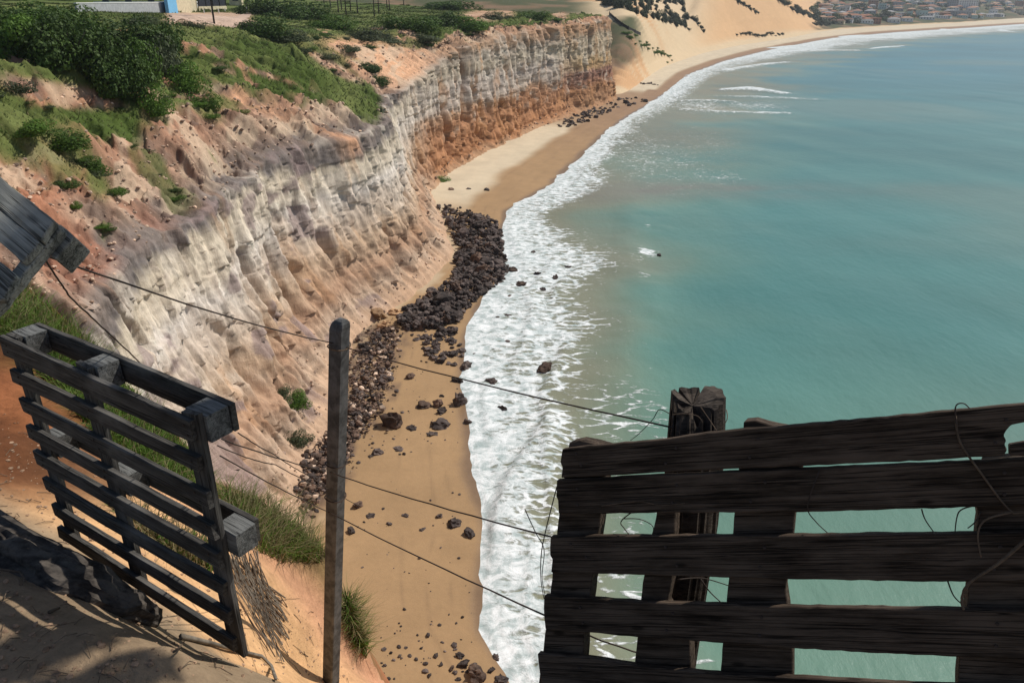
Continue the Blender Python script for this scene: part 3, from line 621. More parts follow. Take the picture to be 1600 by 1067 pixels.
# ------------------------------------------------------------------ dunes and the town's hillside (radial loft behind the far beach)
DK = {  # photo column: [(distance behind the beach's back edge, height)]
 300: [(-14, 0.4), (12, 3.5), (36, 13), (60, 24), (105, 29.5), (160, 34), (400, 44), (900, 52), (2600, 80)],
 800: [(-14, 0.4), (12, 3.5), (36, 13), (60, 24), (105, 28.5), (160, 33), (400, 42), (900, 50), (2600, 70)],
 870: [(-14, 0.4), (10, 4.5), (36, 13), (70, 21.5), (105, 27.0), (160, 29.5), (400, 38), (900, 45), (2600, 60)],
 940: [(-14, 0.4), (12, 5), (40, 12), (80, 22), (120, 29), (180, 33), (400, 38), (900, 45), (2600, 60)],
 985: [(-14, 0.4), (10, 4.5), (36, 13), (70, 21.5), (105, 27.0), (160, 29.5), (400, 38), (900, 45), (2600, 60)],
 1030: [(-14, 0.4), (14, 4.0), (44, 12), (84, 20.5), (120, 23.5), (170, 26), (400, 44), (900, 50), (2600, 60)],
 1065: [(-14, 0.4), (20, 4.5), (60, 11), (90, 14.5), (130, 18), (190, 36), (330, 56), (900, 60), (2600, 60)],
 1100: [(-14, 0.4), (25, 4), (60, 10), (110, 28), (160, 44), (230, 58), (400, 64), (900, 60), (2600, 60)],
 1160: [(-14, 0.4), (25, 4), (60, 16), (110, 34), (170, 50), (240, 60), (400, 64), (900, 60), (2600, 60)],
 1210: [(-14, 0.4), (22, 4), (60, 16), (110, 30), (170, 40), (240, 46), (400, 48), (900, 50), (2600, 60)],
 1250: [(-14, 0.4), (22, 4), (60, 10), (110, 15), (170, 17), (240, 18), (400, 22), (900, 40), (2600, 75)],
 1285: [(-14, 0.4), (22, 3), (60, 4.5), (110, 6), (170, 8), (240, 11), (400, 17), (900, 38), (2600, 85)],
 1400: [(-14, 0.4), (22, 3.2), (60, 5), (110, 7.5), (170, 10), (240, 13), (400, 20), (900, 42), (2600, 90)],
 1600: [(-14, 0.4), (30, 3.2), (60, 4.5), (110, 7), (170, 10), (240, 13), (400, 20), (900, 42), (2600, 90)],
 2100: [(-14, 0.4), (30, 3.2), (60, 4.5), (110, 7), (170, 10), (240, 13), (400, 20), (900, 42), (2600, 90)]}
kx = np.array(sorted(DK), float)
NCX, NCR = 420, 160
pxs = np.concatenate([np.linspace(300, 870, 60), np.linspace(875, 2100, NCX - 60)])
rows = smooth(np.interp(pxs, [940, 965, 980, 995, 1012] + [p[0] for p in BACK[3:]], [132, 136, 132, 122, 111] + [p[1] for p in BACK[3:]]), 3)
Bp = np.array([at_z(x, y, 2.2) for x, y in zip(pxs, rows)])
rB = np.hypot(Bp[:, 0], Bp[:, 1]); dirx, diry = Bp[:, 0] / rB, Bp[:, 1] / rB
DR = np.stack([np.interp(pxs, kx, [DK[int(k_)][i][0] for k_ in kx]) for i in range(9)], 1)
DZ = np.stack([smooth(np.interp(pxs, kx, [DK[int(k_)][i][1] for k_ in kx]), 3) for i in range(9)], 1)
tt = np.linspace(0, 8, NCR); j0 = np.minimum(tt.astype(int), 7); f0 = tt - j0
dr = DR[:, j0] * (1 - f0) + DR[:, j0 + 1] * f0; dz = sm_v(DZ[:, j0] * (1 - f0) + DZ[:, j0 + 1] * f0, 3)
RR = rB[:, None] + dr
XD, YD = dirx[:, None] * RR, diry[:, None] * RR
PXD = np.repeat(pxs[:, None], NCR, 1)
oc = (1 - sstep(985, 1030, PXD)) * sstep(-6, 6, dr) * (1 - sstep(30, 50, dr))
dz = dz + oc * (ridged(XD / 7, YD / 9, 0, 3, 403) - .2) * 2.2
dz = dz + fbm(XD / 40, YD / 40, 0, 3, 401) * np.clip(dr / 60, 0, 1) * 1.6
sand_c = srgb(228, 202, 164) * .76; orange_c = srgb(228, 186, 140) * .78
cd = mix(np.zeros(XD.shape + (3,)) + sand_c, np.zeros(XD.shape + (3,)) + orange_c, sstep(1060, 1130, PXD) * sstep(8, 40, dr))
veg = np.zeros(XD.shape)
vn = fbm(XD / 18, YD / 18, 0, 4, 411)
veg = np.maximum(veg, sstep(1265, 1290, PXD + vn * 20) * sstep(14, 26, dr + vn * 8))
veg = np.maximum(veg, (1 - sstep(880, 940, PXD + vn * 20)) * sstep(30, 50, dr))
veg = np.maximum(veg, (1 - sstep(985, 1010, PXD - (dr - 30) * -.25 + vn * 14)) * sstep(18, 30, dr + vn * 14) * (1 - sstep(70, 84, dr + vn * 10)))
cd = mix(cd, np.zeros(XD.shape + (3,)) + srgb(214, 160, 110) * .8, sstep(.15, .4, vn) * (1 - sstep(1000, 1060, PXD)) * .7)
cd = mix(cd, mix(np.zeros(XD.shape + (3,)) + srgb(92, 96, 66) * .7, np.zeros(XD.shape + (3,)) + srgb(150, 122, 96) * .7, sstep(.0, .5, vn)), veg)
me = np_mesh('dune', np.stack([XD.ravel(), YD.ravel(), dz.ravel()], 1), grid_faces(NCX, NCR), True, cd.reshape(-1, 3))
dune = tag(link('dune', me, M_dune), kind='structure')
BVD = BVHTree.FromPolygons([v.co.copy() for v in me.vertices], [tuple(p.vertices) for p in me.polygons])

# ------------------------------------------------------------------ near ground: path, orange earth and the lip of the drop
CPT = [(-250, 1067, 1.62), (0, 1067, 1.60), (130, 1067, 1.60), (265, 1067, 1.62), (0, 960, 1.88), (262, 1012, 1.74), (150, 990, 1.80), (-250, 950, 1.9),
       (83, 846, 2.66), (230, 945, 2.32), (378, 1036, 2.02), (20, 880, 2.25), (150, 940, 2.08), (300, 1040, 1.85), (-100, 830, 2.5), (0, 800, 2.8),
       (100, 780, 3.2), (0, 700, 3.5), (0, 600, 4.2), (0, 490, 5.2), (-150, 480, 5.2), (120, 530, 5.2), (250, 655, 4.8), (330, 745, 4.4), (430, 795, 4.3), (510, 860, 4.2), (556, 985, 3.9), (588, 1067, 3.75),
       (200, 860, 2.9), (300, 870, 3.2), (420, 900, 3.45), (350, 960, 2.75), (470, 1000, 3.35), (400, 1067, 2.35), (470, 1067, 3.0), (520, 1067, 3.3), (430, 1010, 2.9), (0, 430, 6.2), (-200, 420, 6.4), (180, 700, 3.9), (120, 640, 4.2)]
G3 = [at_y(x, y, Y) for x, y, Y in CPT]
for x, y, z in ((0, 0, -1.75), (-.6, .6, -1.76), (.5, 1.1, -1.85), (1.6, 1.0, -1.85), (3, 0, -1.8), (-3, 0, -1.7), (-5, 2, -1.5), (-7, 5, -1.4), (-10, 9, -1.8), (0, -4, -1.6), (-6, -4, -1.2), (5, -4, -1.7), (.1, 1.9, -2.25), (.8, 1.9, -2.25), (1.8, 1.5, -2.2), (0, 2.6, -3.3), (-.6, 2.9, -3.5), (4, .8, -2.2), (-14, 12, -1.6), (-14, 2, -1.3)):
    G3.append(np.array((x, y, EYE + z)))
G3 = np.array(G3)
dd = np.hypot(G3[:, None, 0] - G3[None, :, 0], G3[:, None, 1] - G3[None, :, 1])
wts = np.linalg.solve(dd + np.eye(len(G3)) * -0.03, G3[:, 2] - G3[:, 2].mean())
LIP = [(-30, 26), (-14, 13.5), (-8, 9.0)] + [tuple(at_y(x, y, Y)[:2]) for x, y, Y in ((0, 440, 6.3), (120, 520, 5.3), (250, 650, 4.85), (330, 740, 4.45), (430, 790, 4.35), (510, 850, 4.25), (558, 980, 3.95), (590, 1067, 3.75))] + [(-.55, 3.0), (.2, 2.5), (1.2, 2.25), (2.4, 1.8), (5, .6), (9, -1), (14, -6)]
def lip_e(Xq, Yq):               # signed distance, positive beyond the lip (seaward)
    best = np.full(Xq.shape, 1e9); sg = np.zeros(Xq.shape)
    for i in range(len(LIP) - 1):
        p = LIP[i]; d = (LIP[i + 1][0] - p[0], LIP[i + 1][1] - p[1]); ln = math.hypot(*d); d = (d[0] / ln, d[1] / ln)
        a = np.clip((Xq - p[0]) * d[0] + (Yq - p[1]) * d[1], 0, ln)
        dist = np.hypot(Xq - p[0] - a * d[0], Yq - p[1] - a * d[1])
        s_ = -(Xq - p[0]) * d[1] + (Yq - p[1]) * d[0]
        m_ = dist < best; best = np.where(m_, dist, best); sg = np.where(m_, np.sign(s_), sg)
    return best * sg
def gauss_space(a, b, c, n, k):  # denser around c
    t = np.linspace(-1, 1, n); s_ = np.sign(t) * np.abs(t) ** k
    return np.where(s_ < 0, c + s_ * (c - a), c + s_ * (b - c))
gx = gauss_space(-22, 16, -.9, 420, 2.0); gy_ = gauss_space(-9, 24, 2.4, 420, 2.0)
GX, GY = np.meshgrid(gx, gy_, indexing='ij')
def gh(x, y):
    z = np.full(np.shape(x), G3[:, 2].mean())
    for (px_, py_, _), w_ in zip(G3, wts): z = z + w_ * np.hypot(x - px_, y - py_)
    return z
GZ = gh(GX, GY)
le = lip_e(GX, GY); lp = np.maximum(0, le + fbm(GX / .8, GY / .8, 0, 3, 502) * .12)
rough_ = fbm(GX / .9, GY / .9, 0, 4, 501) * .05 + fbm(GX / .25, GY / .25, 0, 3, 503) * .016 + (ridged(GX / .35 + GY * .4, GY / .9, 0, 3, 504) * .05 + fbm(GX / .12, GY / .12, 0, 3, 506) * .018) * sstep(2.6, 3.2, GY)
onpath = sstep(2.05, 1.75, GY + .35 * (GX + 1)) if False else (1 - sstep(1.72, 1.86, GY + 0.52 * (GX + .95) + fbm(GX / .3, GY / .3, 0, 3, 505) * .06)) * (1 - sstep(-.62, -.5, GX + fbm(GX / .2, GY / .2, 0, 2, 507) * .05 + .0 * GY))
GZ = GZ + rough_ * (1 - .5 * onpath) + onpath * .035 - np.minimum(2.7 * lp + .25 * sstep(0, .1, lp), np.maximum(0, GZ - 0.0))
GZ = np.maximum(GZ, -1.5)
earth = np.zeros(GX.shape + (3,))
n1 = fbm(GX / .7, GY / .7, 0, 4, 511)
pa = srgb(172, 148, 120) * .66; ora = srgb(232, 184, 134) * .72; redc = srgb(160, 96, 58) * .7; pink = srgb(222, 166, 130) * .72
cg = mix(earth + ora, earth + pink, sstep(3.0, 3.6, GY + GX * .2))
cg = mix(cg, earth + redc, sstep(-2.0, -2.6, GX + n1 * .3) * sstep(2.6, 3.2, GY) * .9)
pm = (1 - sstep(2.0, 2.3, GY + .55 * (GX + .9) + n1 * .08)) if True else 0
cg = mix(cg, earth + pa, np.maximum(pm, sstep(-.4, 0.0, GX) * (GY < 2.2)))
gg = sstep(-.9, -.3, le + n1 * .35) * sstep(-7, -1.5, -np.abs(GX + 1.5) * .2 - .6) * (1 - sstep(-.75, -.55, GX)) * sstep(3.7, 4.1, GY)
cg = mix(cg, earth + srgb(96, 96, 48) * .6, gg * .75)
cg = cg * (1 + .22 * fbm(GX / .15, GY / .15, 0, 4, 515, .65) + .14 * fbm(GX / .6, GY / .6, 0, 3, 517))[..., None]
root_shade = sstep(2.7, 3.3, GY) * (1 - sstep(-2.3, -1.9, GX)) * sstep(-.5, .1, fbm(GX / .5, GY / .5, 0, 3, 519))  # rooty red soil, with the pallet's shade painted darker into its colour
cg = mix(cg, earth + srgb(112, 70, 46) * .55, root_shade * .85)
cg = mix(cg, earth + srgb(206, 128, 92) * .72, sstep(.05, .5, lp) * .8)
cg = mix(cg, earth + srgb(200, 160, 130) * .72, sstep(3, 8, lp))
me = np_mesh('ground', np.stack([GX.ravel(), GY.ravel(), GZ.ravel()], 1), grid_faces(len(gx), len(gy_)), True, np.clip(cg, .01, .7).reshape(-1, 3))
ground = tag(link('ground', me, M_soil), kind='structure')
BVG = BVHTree.FromPolygons([v.co.copy() for v in me.vertices], [tuple(p.vertices) for p in me.polygons])
#PART2
# ------------------------------------------------------------------ turf blades on the cliff top
def blades(name, P, hgt, wid, lean, mat, seg=1, label=None):
    n = len(P); g = np.random.default_rng(5 + n)
    th = g.uniform(0, 2 * np.pi, n); d = np.stack([np.cos(th), np.sin(th), np.zeros(n)], 1)
    th2 = g.uniform(0, 2 * np.pi, n); l = np.stack([np.cos(th2), np.sin(th2), np.zeros(n)], 1) * (lean * g.uniform(.2, 1, n))[:, None] + np.array((0, 0, 1.0))
    w_ = (wid * g.uniform(.6, 1.3, n))[:, None]; h_ = (hgt * g.uniform(.5, 1.25, n))[:, None]
    if seg == 1:
        V = np.stack([P - d * w_, P + d * w_, P + l * h_], 1).reshape(-1, 3); F = np.arange(3 * n).reshape(-1, 3)
    else:
        m1 = P + (l * .6 + np.array((0, 0, .25))) * h_ * .6; tip = P + l * h_ * np.array((1.5, 1.5, .85))
        V = np.stack([P - d * w_, P + d * w_, m1 + d * w_ * .8, m1 - d * w_ * .8, tip], 1).reshape(-1, 3)
        o = np.arange(n)[:, None] * 5
        F = np.concatenate([o + [[0, 1, 2]], o + [[0, 2, 3]], o + [[3, 2, 4]]])
    o_ = link(name, np_mesh(name, V, F), mat); o_['kind'] = 'stuff'
    if label: o_['label'] = label
    return o_
area = np.gradient(Yc)[:, None] * np.maximum(.02, np.hypot(np.gradient(X, axis=1), np.gradient(Zc, axis=1)))
wt = (turf ** 1.5 * area / YY ** 1.25 * (PV < 8.3) * (PV > 4.02) * (YY > 28)).ravel(); wt /= wt.sum()
ix = NR.choice(len(wt), 300000, p=wt)
P = V[ix] + np.stack([NR.uniform(-.25, .25, len(ix)), NR.uniform(-.3, .3, len(ix)), np.full(len(ix), -.05)], 1)
yk = np.clip(P[:, 1] / 90, .5, 2)
tall = 0.5 + np.clip(fbm(P[:, 0] / 5, P[:, 1] / 5, 0, 3, 601) + .35, .1, 1.2)
blades('turf_grass', P, .24 * tall * np.sqrt(yk), .075 * yk, 1.5, M_grass, label='short green turf covering the cliff top')
ix = NR.choice(len(wt), 26000, p=wt)
P = V[ix] + np.stack([NR.uniform(-.3, .3, len(ix)), NR.uniform(-.3, .3, len(ix)), np.full(len(ix), -.05)], 1)
blades('dry_grass', P, .26 * np.ones(len(P)), .05 * np.clip(P[:, 1] / 90, .5, 2), .9, M_straw, label='straw coloured dry grass mixed into the turf')

# ------------------------------------------------------------------ bushes and trees
def leaf_cloud(seed, rx, ry, rz, n, size, lobes=7, low=-.2, flat=.0):
    g = np.random.default_rng(seed)
    lc = g.normal(0, .42, (lobes, 3)); lc[:, 2] = np.abs(lc[:, 2]) * .9 - .05; lr = g.uniform(.42, .7, lobes)
    k = g.integers(0, lobes, n); dv = g.normal(0, 1, (n, 3)); dv /= np.linalg.norm(dv, axis=1)[:, None]
    p = lc[k] + dv * (lr[k] * g.uniform(.55, 1.02, n) ** .5)[:, None]
    p[:, 2] = np.maximum(p[:, 2], low)
    p = p * np.array((rx, ry, rz))
    nn = dv * .9 + g.normal(0, .55, (n, 3)) + np.array((0, 0, .35)); nn /= np.linalg.norm(nn, axis=1)[:, None]
    a = np.cross(nn, g.normal(0, 1, (n, 3))); a /= np.linalg.norm(a, axis=1)[:, None]; b = np.cross(nn, a)
    s = (size * g.uniform(.5, 1.3, n))[:, None]
    V = np.stack([p - a * s - b * s * .3, p + b * s * .75, p + a * s + b * s * .3, p - b * s * .75], 1).reshape(-1, 3)
    return V, np.arange(4 * n).reshape(-1, 4)
def stems(seed, r, h, n=4, rad=.07):
    g = random.Random(seed); mb = MB()
    for i in range(n):
        a = g.uniform(0, 6.28); q = g.uniform(.3, .7) * r
        mb.tube([(0, 0, -.4), (q * .3 * math.cos(a), q * .3 * math.sin(a), h * .3), (q * math.cos(a + .3), q * math.sin(a + .3), h * .75)], [rad, rad * .75, rad * .3], 5)
    return mb.mesh('trunk')
def make_plant(seed, rx, rz, n, size, mat, name, lobes=7):
    V_, F_ = leaf_cloud(seed, rx, rx, rz, n, size, lobes)
    cm = np_mesh('crown', V_, F_); cm.materials.append(mat)
    tm = stems(seed, rx, rz); tm.materials.append(M_bark)
    return name, cm, tm
PROTO = {
 'dark': [make_plant(100 + i, 2.2, 2.0, 5200, .125, M_bush, 'bush', 14) for i in range(3)],
 'lime': [make_plant(200 + i, 2.2, 1.7, 4600, .115, M_lime, 'bush', 13) for i in range(2)],
 'olive': [make_plant(300 + i, 2.2, 1.5, 4200, .115, M_bush2, 'shrub', 13) for i in range(2)],
 'cas': [make_plant(400 + i, 2.0, 4.2, 1300, .30, M_cas, 'tree', 10) for i in range(3)],
 'town': [make_plant(500 + i, 4.0, 4.2, 420, .75, M_cas if i else M_bush, 'tree', 6) for i in range(3)]}
def put_plant(kind, loc, sx, sz, label, cat, group, parts=True, name=None):
    nm, cm, tm = R.choice(PROTO[kind])
    t = empty(name or nm, loc, R.uniform(0, 6.28)); t.scale = (sx, sx * R.uniform(.85, 1.15), sz)
    tag(t, label, cat, group)
    c = bpy.data.objects.new('crown', cm); COL.objects.link(c); c.parent = t
    if parts:
        c = bpy.data.objects.new('trunk', tm); COL.objects.link(c); c.parent = t
    return t
BUSH = [  # photo x, base row, width px, height px, kind, label
 (18, 78, 105, 70, 'lime', 'yellow-green bush at the top left corner of the dense thicket'),
 (62, 84, 95, 70, 'dark', 'dark green bush in the thicket above the bright grass bank'),
 (112, 92, 95, 70, 'dark', 'dark green bush in the thicket above the straw tuft'),
 (152, 112, 85, 66, 'dark', 'dark green bush at the lower edge of the thicket'),
 (186, 136, 80, 66, 'dark', 'dark green bush in the thicket left of the spiky cactus'),
 (222, 122, 70, 60, 'lime', 'mid green bush in the thicket just above the spiky cactus'),
 (240, 172, 52, 40, 'lime', 'round bright green bush below the spiky cactus'),
 (262, 112, 70, 80, 'olive', 'grey-brown wind-shorn bush at the right end of the thicket'),
 (252, 78, 66, 52, 'dark', 'tall dark bush hiding the foot of the blue wall'),
 (205, 84, 88, 52, 'dark', 'dark bush in the middle of the thicket below the grey wall'),
 (160, 66, 90, 42, 'dark', 'dark bush at the top of the thicket below the white roof'),
 (100, 50, 90, 46, 'dark', 'dark bush at the top edge of the thicket left of the white roof'),
 (48, 42, 90, 46, 'dark', 'dark bush on the skyline near the top left corner'),
 (292, 140, 58, 44, 'lime', 'small green bush on the bank right of the thicket'),
 (318, 168, 40, 30, 'lime', 'low green bush hanging over the red earth bank'),
 (216, 34, 60, 12, 'olive', 'low grey-green bush in front of the grey wall'),
 (408, 56, 66, 32, 'dark', 'round dark bush on the grass below the dirt road'),
 (386, 44, 34, 18, 'olive', 'small shrub beside the dirt road'),
 (432, 24, 80, 30, 'dark', 'large dark bush left of the palm trunks'),
 (476, 30, 70, 30, 'dark', 'dark bush just left of the palm trunks'),
 (300, 42, 40, 14, 'olive', 'low shrub at the left end of the dirt road'),
 (450, 60, 60, 18, 'olive', 'grey-green shrub above the orange gully head'),
 (520, 46, 70, 22, 'lime', 'green bush below the palm trunks'),
 (570, 58, 70, 20, 'olive', 'grey-green scrub below the palm trunks'),
 (640, 44, 80, 26, 'lime', 'green bush right of the palm trunks'),
 (690, 40, 70, 24, 'dark', 'dark bush on the rim of the far cliff'),
 (735, 44, 60, 18, 'lime', 'green bush on the far rim left of the dark ravine'),
 (700, 14, 70, 14, 'dark', 'dark bush on the skyline above the far rim'),
 (770, 30, 40, 14, 'olive', 'small shrub beside the sandy track on the far rim'),
 (832, 30, 44, 16, 'lime', 'rounded green bush on the far rim right of the dark ravine'),
 (866, 14, 70, 18, 'dark', 'dark bush on the skyline near the end of the far cliff'),
 (900, 16, 50, 14, 'dark', 'dark bush at the end of the far cliff by the fence'),
 (610, 66, 60, 14, 'olive', 'low scrub at the head of the smooth orange gully'),
 (665, 62, 60, 14, 'olive', 'low scrub on the rim above the pale far cliff'),
 (575, 110, 40, 14, 'dark', 'low dark scrub along the edge of the orange gully'),
 (470, 80, 36, 10, 'olive', 'low scrub by the upper end of the orange gully'),
 (595, 130, 34, 14, 'dark', 'dark scrub at the corner of the near cliff top'),
 (510, 90, 44, 10, 'olive', 'low scrub along the left edge of the orange gully'),
 (545, 78, 50, 12, 'olive', 'low scrub above the orange gully'),
 (40, 205, 80, 22, 'lime', 'low green creeper patch on the red bank at the left'),
 (95, 225, 90, 26, 'lime', 'green creeper patch spreading down the red bank'),
 (140, 268, 52, 26, 'lime', 'tongue of green creeper low on the red bank'),
 (20, 140, 60, 22, 'olive', 'grey-green scrub by the pale scar at the left edge'),
 (176, 300, 36, 14, 'lime', 'small green tuft on the grey ledge of the bank'),
 (118, 322, 18, 10, 'lime', 'tiny green tuft on the grey earth above the pallet corner'),
 (462, 630, 40, 26, 'lime', 'green bush low on the cliff left of the concrete post'),
 (440, 612, 26, 16, 'olive', 'small dull shrub low on the cliff left of the concrete post'),
 (460, 690, 34, 26, 'olive', 'small shrub near the cliff foot left of the concrete post'),
 (690, 284, 30, 9, 'lime', 'patch of green creeper at the back of the far beach'),
]
for px, py, wpx, hpx, kind, lab in BUSH:
    h = hit(px, py)
    if h is None: continue
    s_ = h.y / 1.0 / FPX / (CP + (533.5 - py) / FPX * SP)
    put_plant(kind, (h.x, h.y, h.z - .1), wpx * s_ / 4.4, hpx * s_ / 2.6, lab, 'bush', 'bushes on the cliff')
# small plants scattered on the broken slope
cnt = 0
wt2 = (np.clip(turf, 0, 1) * (1 - turf) * area / YY * slope * (YY > 30) * (YY < 230)).ravel(); wt2 /= wt2.sum()
for i in NR.choice(len(wt2), 90, p=wt2):
    s_ = R.uniform(.12, .34) * (V[i, 1] / 80) ** .4
    kd_ = R.choice(('lime', 'olive', 'olive', 'dark'))
    put_plant(kd_, tuple(V[i] - (0, 0, .12)), s_ * R.uniform(1.0, 1.7), s_ * R.uniform(.4, .75), {'lime': 'bright green', 'olive': 'dull olive', 'dark': 'dark green'}[kd_] + (' low' if s_ > .25 else ' tiny') + ' shrub clinging to the broken cliff edge %s' % ('above the near white wall' if V[i, 1] < 48 else 'below the thicket' if V[i, 1] < 70 else 'above the headland' if V[i, 1] < 120 else 'above the orange gully' if V[i, 1] < 150 else 'of the far cliff'), 'shrub', 'low shrubs along the cliff edge', False, 'shrub')

# spiky cactus
h = hit(232, 132); ct = empty('cactus', h); tag(ct, 'spiky grey-green cactus with upright arms in front of the thicket', 'cactus')
for i in range(13):
    a = R.uniform(0, 6.28); q = R.uniform(.5, 1.3); mb = MB()
    mb.tube([(0, 0, -.1), (q * .6 * math.cos(a), q * .6 * math.sin(a), .5), (q * math.cos(a), q * math.sin(a), 1.2), (q * 1.05 * math.cos(a), q * 1.05 * math.sin(a), R.uniform(1.8, 2.7))], [.08, .075, .07, .04], 6)
    mb.build('arm', M_bush2, ct)

# palms
def palm():
    t = empty('palm_tree'); mb = MB()
    mb.tube([(0, 0, -.4), (.03, .02, 2.5), (.1, 0, 5), (.25, .05, 8.4)], [.17, .13, .12, .10], 8); mb.build('trunk', M_bark, t, True)
    fr = None
    for k in range(11):
        if fr is None:
            mb = MB(); pts = [(0, 0, 0), (.9, 0, .5), (1.9, 0, .35), (2.8, 0, -.35), (3.2, 0, -.9)]
            mb.tube(pts, [.03, .025, .02, .015, .01], 4)
            for j in range(26):
                u_ = j / 25 * 3.6 + .3; q_ = min(3.999, u_); i_ = int(q_); f_ = q_ - i_
                b_ = [pts[i_][c] * (1 - f_) + pts[i_ + 1][c] * f_ for c in range(3)]
                for sg in (-1, 1):
                    ln = .75 - .12 * abs(u_ - 1.8)
                    mb.add([(b_[0], b_[1], b_[2]), (b_[0] + .07, b_[1], b_[2]), (b_[0] + .35, b_[1] + sg * ln, b_[2] - .28)], [(0, 1, 2)])
            fr = mb.build('frond', M_bush2, t)
        else:
            f2 = fr.copy(); COL.objects.link(f2); f2.parent = t; 
            fr_ = f2
        o_ = fr if k == 0 else fr_
        o_.location = (.25, .05, 8.35); o_.rotation_euler = (0, R.uniform(-.5, .25), k * 6.283 / 11 + R.uniform(-.15, .15))
    return t
pal = palm(); first = True
for i, (px, py) in enumerate(((507, 12), (517, 14), (529, 20), (534, 16), (541, 24), (548, 18), (559, 22), (585, 26), (592, 22), (605, 14), (609, 17), (631, 9))):
    h = hit(px, py)
    if h is None: continue
    t = pal if first else copy_tree(pal); first = False
    t.location = h; t.rotation_euler = (R.uniform(-.03, .03), R.uniform(-.04, .04), R.uniform(0, 6.28)); t.scale = (.9, .9, R.uniform(.9, 1.15))
    tag(t, 'tall palm with a bare thin trunk in the grove behind the far cliff top', 'palm', 'palms in the grove')

# ------------------------------------------------------------------ walls, poles and road at the top left
M_white = simple('whitewash', (.74, .74, .72), .08, 3, .8, 0); M_gwall = simple('grey_render', (.36, .37, .38), .15, 2, .85, 0)
M_blue = simple('blue_paint', (.16, .42, .66), .12, 2, .6, 0); M_cream = simple('cream_render', (.58, .50, .34), .2, 1.5, .85, 0)
M_screen = simple('dark_mesh_screen', (.022, .024, .035), .4, 3, .8, 0); M_pole = simple('dark_pole', (.03, .028, .026), .3, 8, .8, 0)
M_tile = simple('roof_tiles', (.32, .135, .075), .35, .8, .85, 0); M_tile2 = simple('brown_tiles', (.20, .11, .075), .35, .8, .85, 0)
M_tile3 = simple('tan_tiles', (.40, .24, .15), .3, .8, .85, 0); M_glass = simple('window_glass', (.03, .035, .045), .2, 1, .25, 0, spec=.5)
M_groof = simple('grey_roof', (.30, .29, .29), .25, .8, .8, 0); M_teal = simple('pale_teal_wall', (.42, .55, .52), .15, 1, .8, 0); M_brick = simple('terracotta_wall', (.33, .17, .11), .25, 1, .85, 0)
M_road = simple('dirt_road', (.50, .36, .27), .18, .6, .95, .02)
def X_at(px, Y): return at_y(px, 12, Y)[0]
def wall_thing(name, p0, p1, hgt, mat, label, cat, thick=.25, cap=None):
    a, b_ = hit(*p0), hit(*p1)
    zb = min(a.z, b_.z) - .4; zt = max(a.z, b_.z) + hgt
    L_ = math.hypot(b_.x - a.x, b_.y - a.y); t = empty(name, ((a.x + b_.x) / 2, (a.y + b_.y) / 2, zb), math.atan2(b_.y - a.y, b_.x - a.x)); tag(t, label, cat)
    mb = MB(); mb.box((0, 0, (zt - zb) / 2), (L_, thick, zt - zb)); mb.build('wall', mat, t)
    if cap is not None:
        mb = MB(); mb.box((0, 0, zt - zb + .052), (L_ + .06, thick + .1, .1)); mb.build('coping', cap, t)
    return t, L_, zt - zb
def pxm(px, py, n): h = hit(px, py); return n * h.y / FPX / 1.08          # metres covered by n photo pixels at that ground point
wall_thing('boundary_wall', (120, 20), (261, 20), pxm(200, 20, 11), M_gwall, 'low grey boundary wall with a white coping above the thicket', 'wall', .25, M_white)
wall_thing('gate_wall', (262, 21), (276, 20), pxm(268, 20, 26), M_blue, 'bright blue painted wall at the corner of the grey wall', 'wall', .5, M_white)
t, L_, H_ = wall_thing('yard_wall', (277, 19), (307, 18), pxm(290, 18, 16), M_cream, 'stained cream yard wall right of the blue wall', 'wall', .2)
mb = MB(); mb.box((L_ / 2 + .3, 0, H_ / 2 + .1), (.5, .4, H_ + .2)); mb.build('pillar', M_cream, t)
t, L_, H_ = wall_thing('screen_fence', (311, 18), (354, 15), pxm(330, 17, 5), M_cream, 'dark mesh screen standing on a low cream wall', 'fence', .2)
sh = pxm(330, 17, 15); mb = MB(); mb.box((0, 0, H_ + sh / 2), (L_, .05, sh)); mb.build('screen', M_screen, t)
for k in range(5):
    mb = MB(); mb.box(((k / 4 - .5) * L_ * .98, -.1, H_ + sh / 2), (.1, .1, sh + .1)); mb.build('post', M_pole, t)
def where_town(px, py):
    d = 'near the beach' if py > 24 else 'halfway up the hill' if py > 11 else 'high in the town'
    return d + (' by the dune' if px < 1340 else ' mid town' if px < 1490 else ' at the right')
def house(name, x, y, z, L_, W_, H_, rz, wm, rm, label, group=None, flat=False, win=0, cat='house', eave=.35, pitch=.42):
    t = empty(name, (x, y, z), rz); tag(t, label, cat, group)
    mb = MB(); mb.box((0, 0, H_ / 2 - .5), (L_, W_, H_ + 1)); mb.build('wall', wm, t)
    mb = MB(); e = eave; a, b_ = L_ / 2 + e, W_ / 2 + e; rh = W_ * pitch * .5
    if flat: mb.box((0, 0, H_ + .13), (L_ + .3, W_ + .3, .25))
    else:
        q_ = max(.2, L_ / 2 - W_ / 2 * .9)
        v = [(-a, -b_, H_), (a, -b_, H_), (a, b_, H_), (-a, b_, H_), (-q_, 0, H_ + rh), (q_, 0, H_ + rh)]
        mb.add(v, [(0, 1, 5, 4), (1, 2, 5), (2, 3, 4, 5), (3, 0, 4), (3, 2, 1, 0)])
    mb.build('roof', rm, t)
    if win:
        wm_ = MB(); wm_.box((0, 0, 0), (1.3, .08, 1.2)); wme = wm_.mesh('window'); wme.materials.append(M_glass)
        st_ = max(1, int(H_ / 2.8))
        for s in range(st_):
            for k in range(win):
                o_ = bpy.data.objects.new('window', wme); COL.objects.link(o_); o_.parent = t
                o_.location = ((k + .5) / win * L_ - L_ / 2, -W_ / 2 - .02, 1.6 + s * 2.8)
    return t
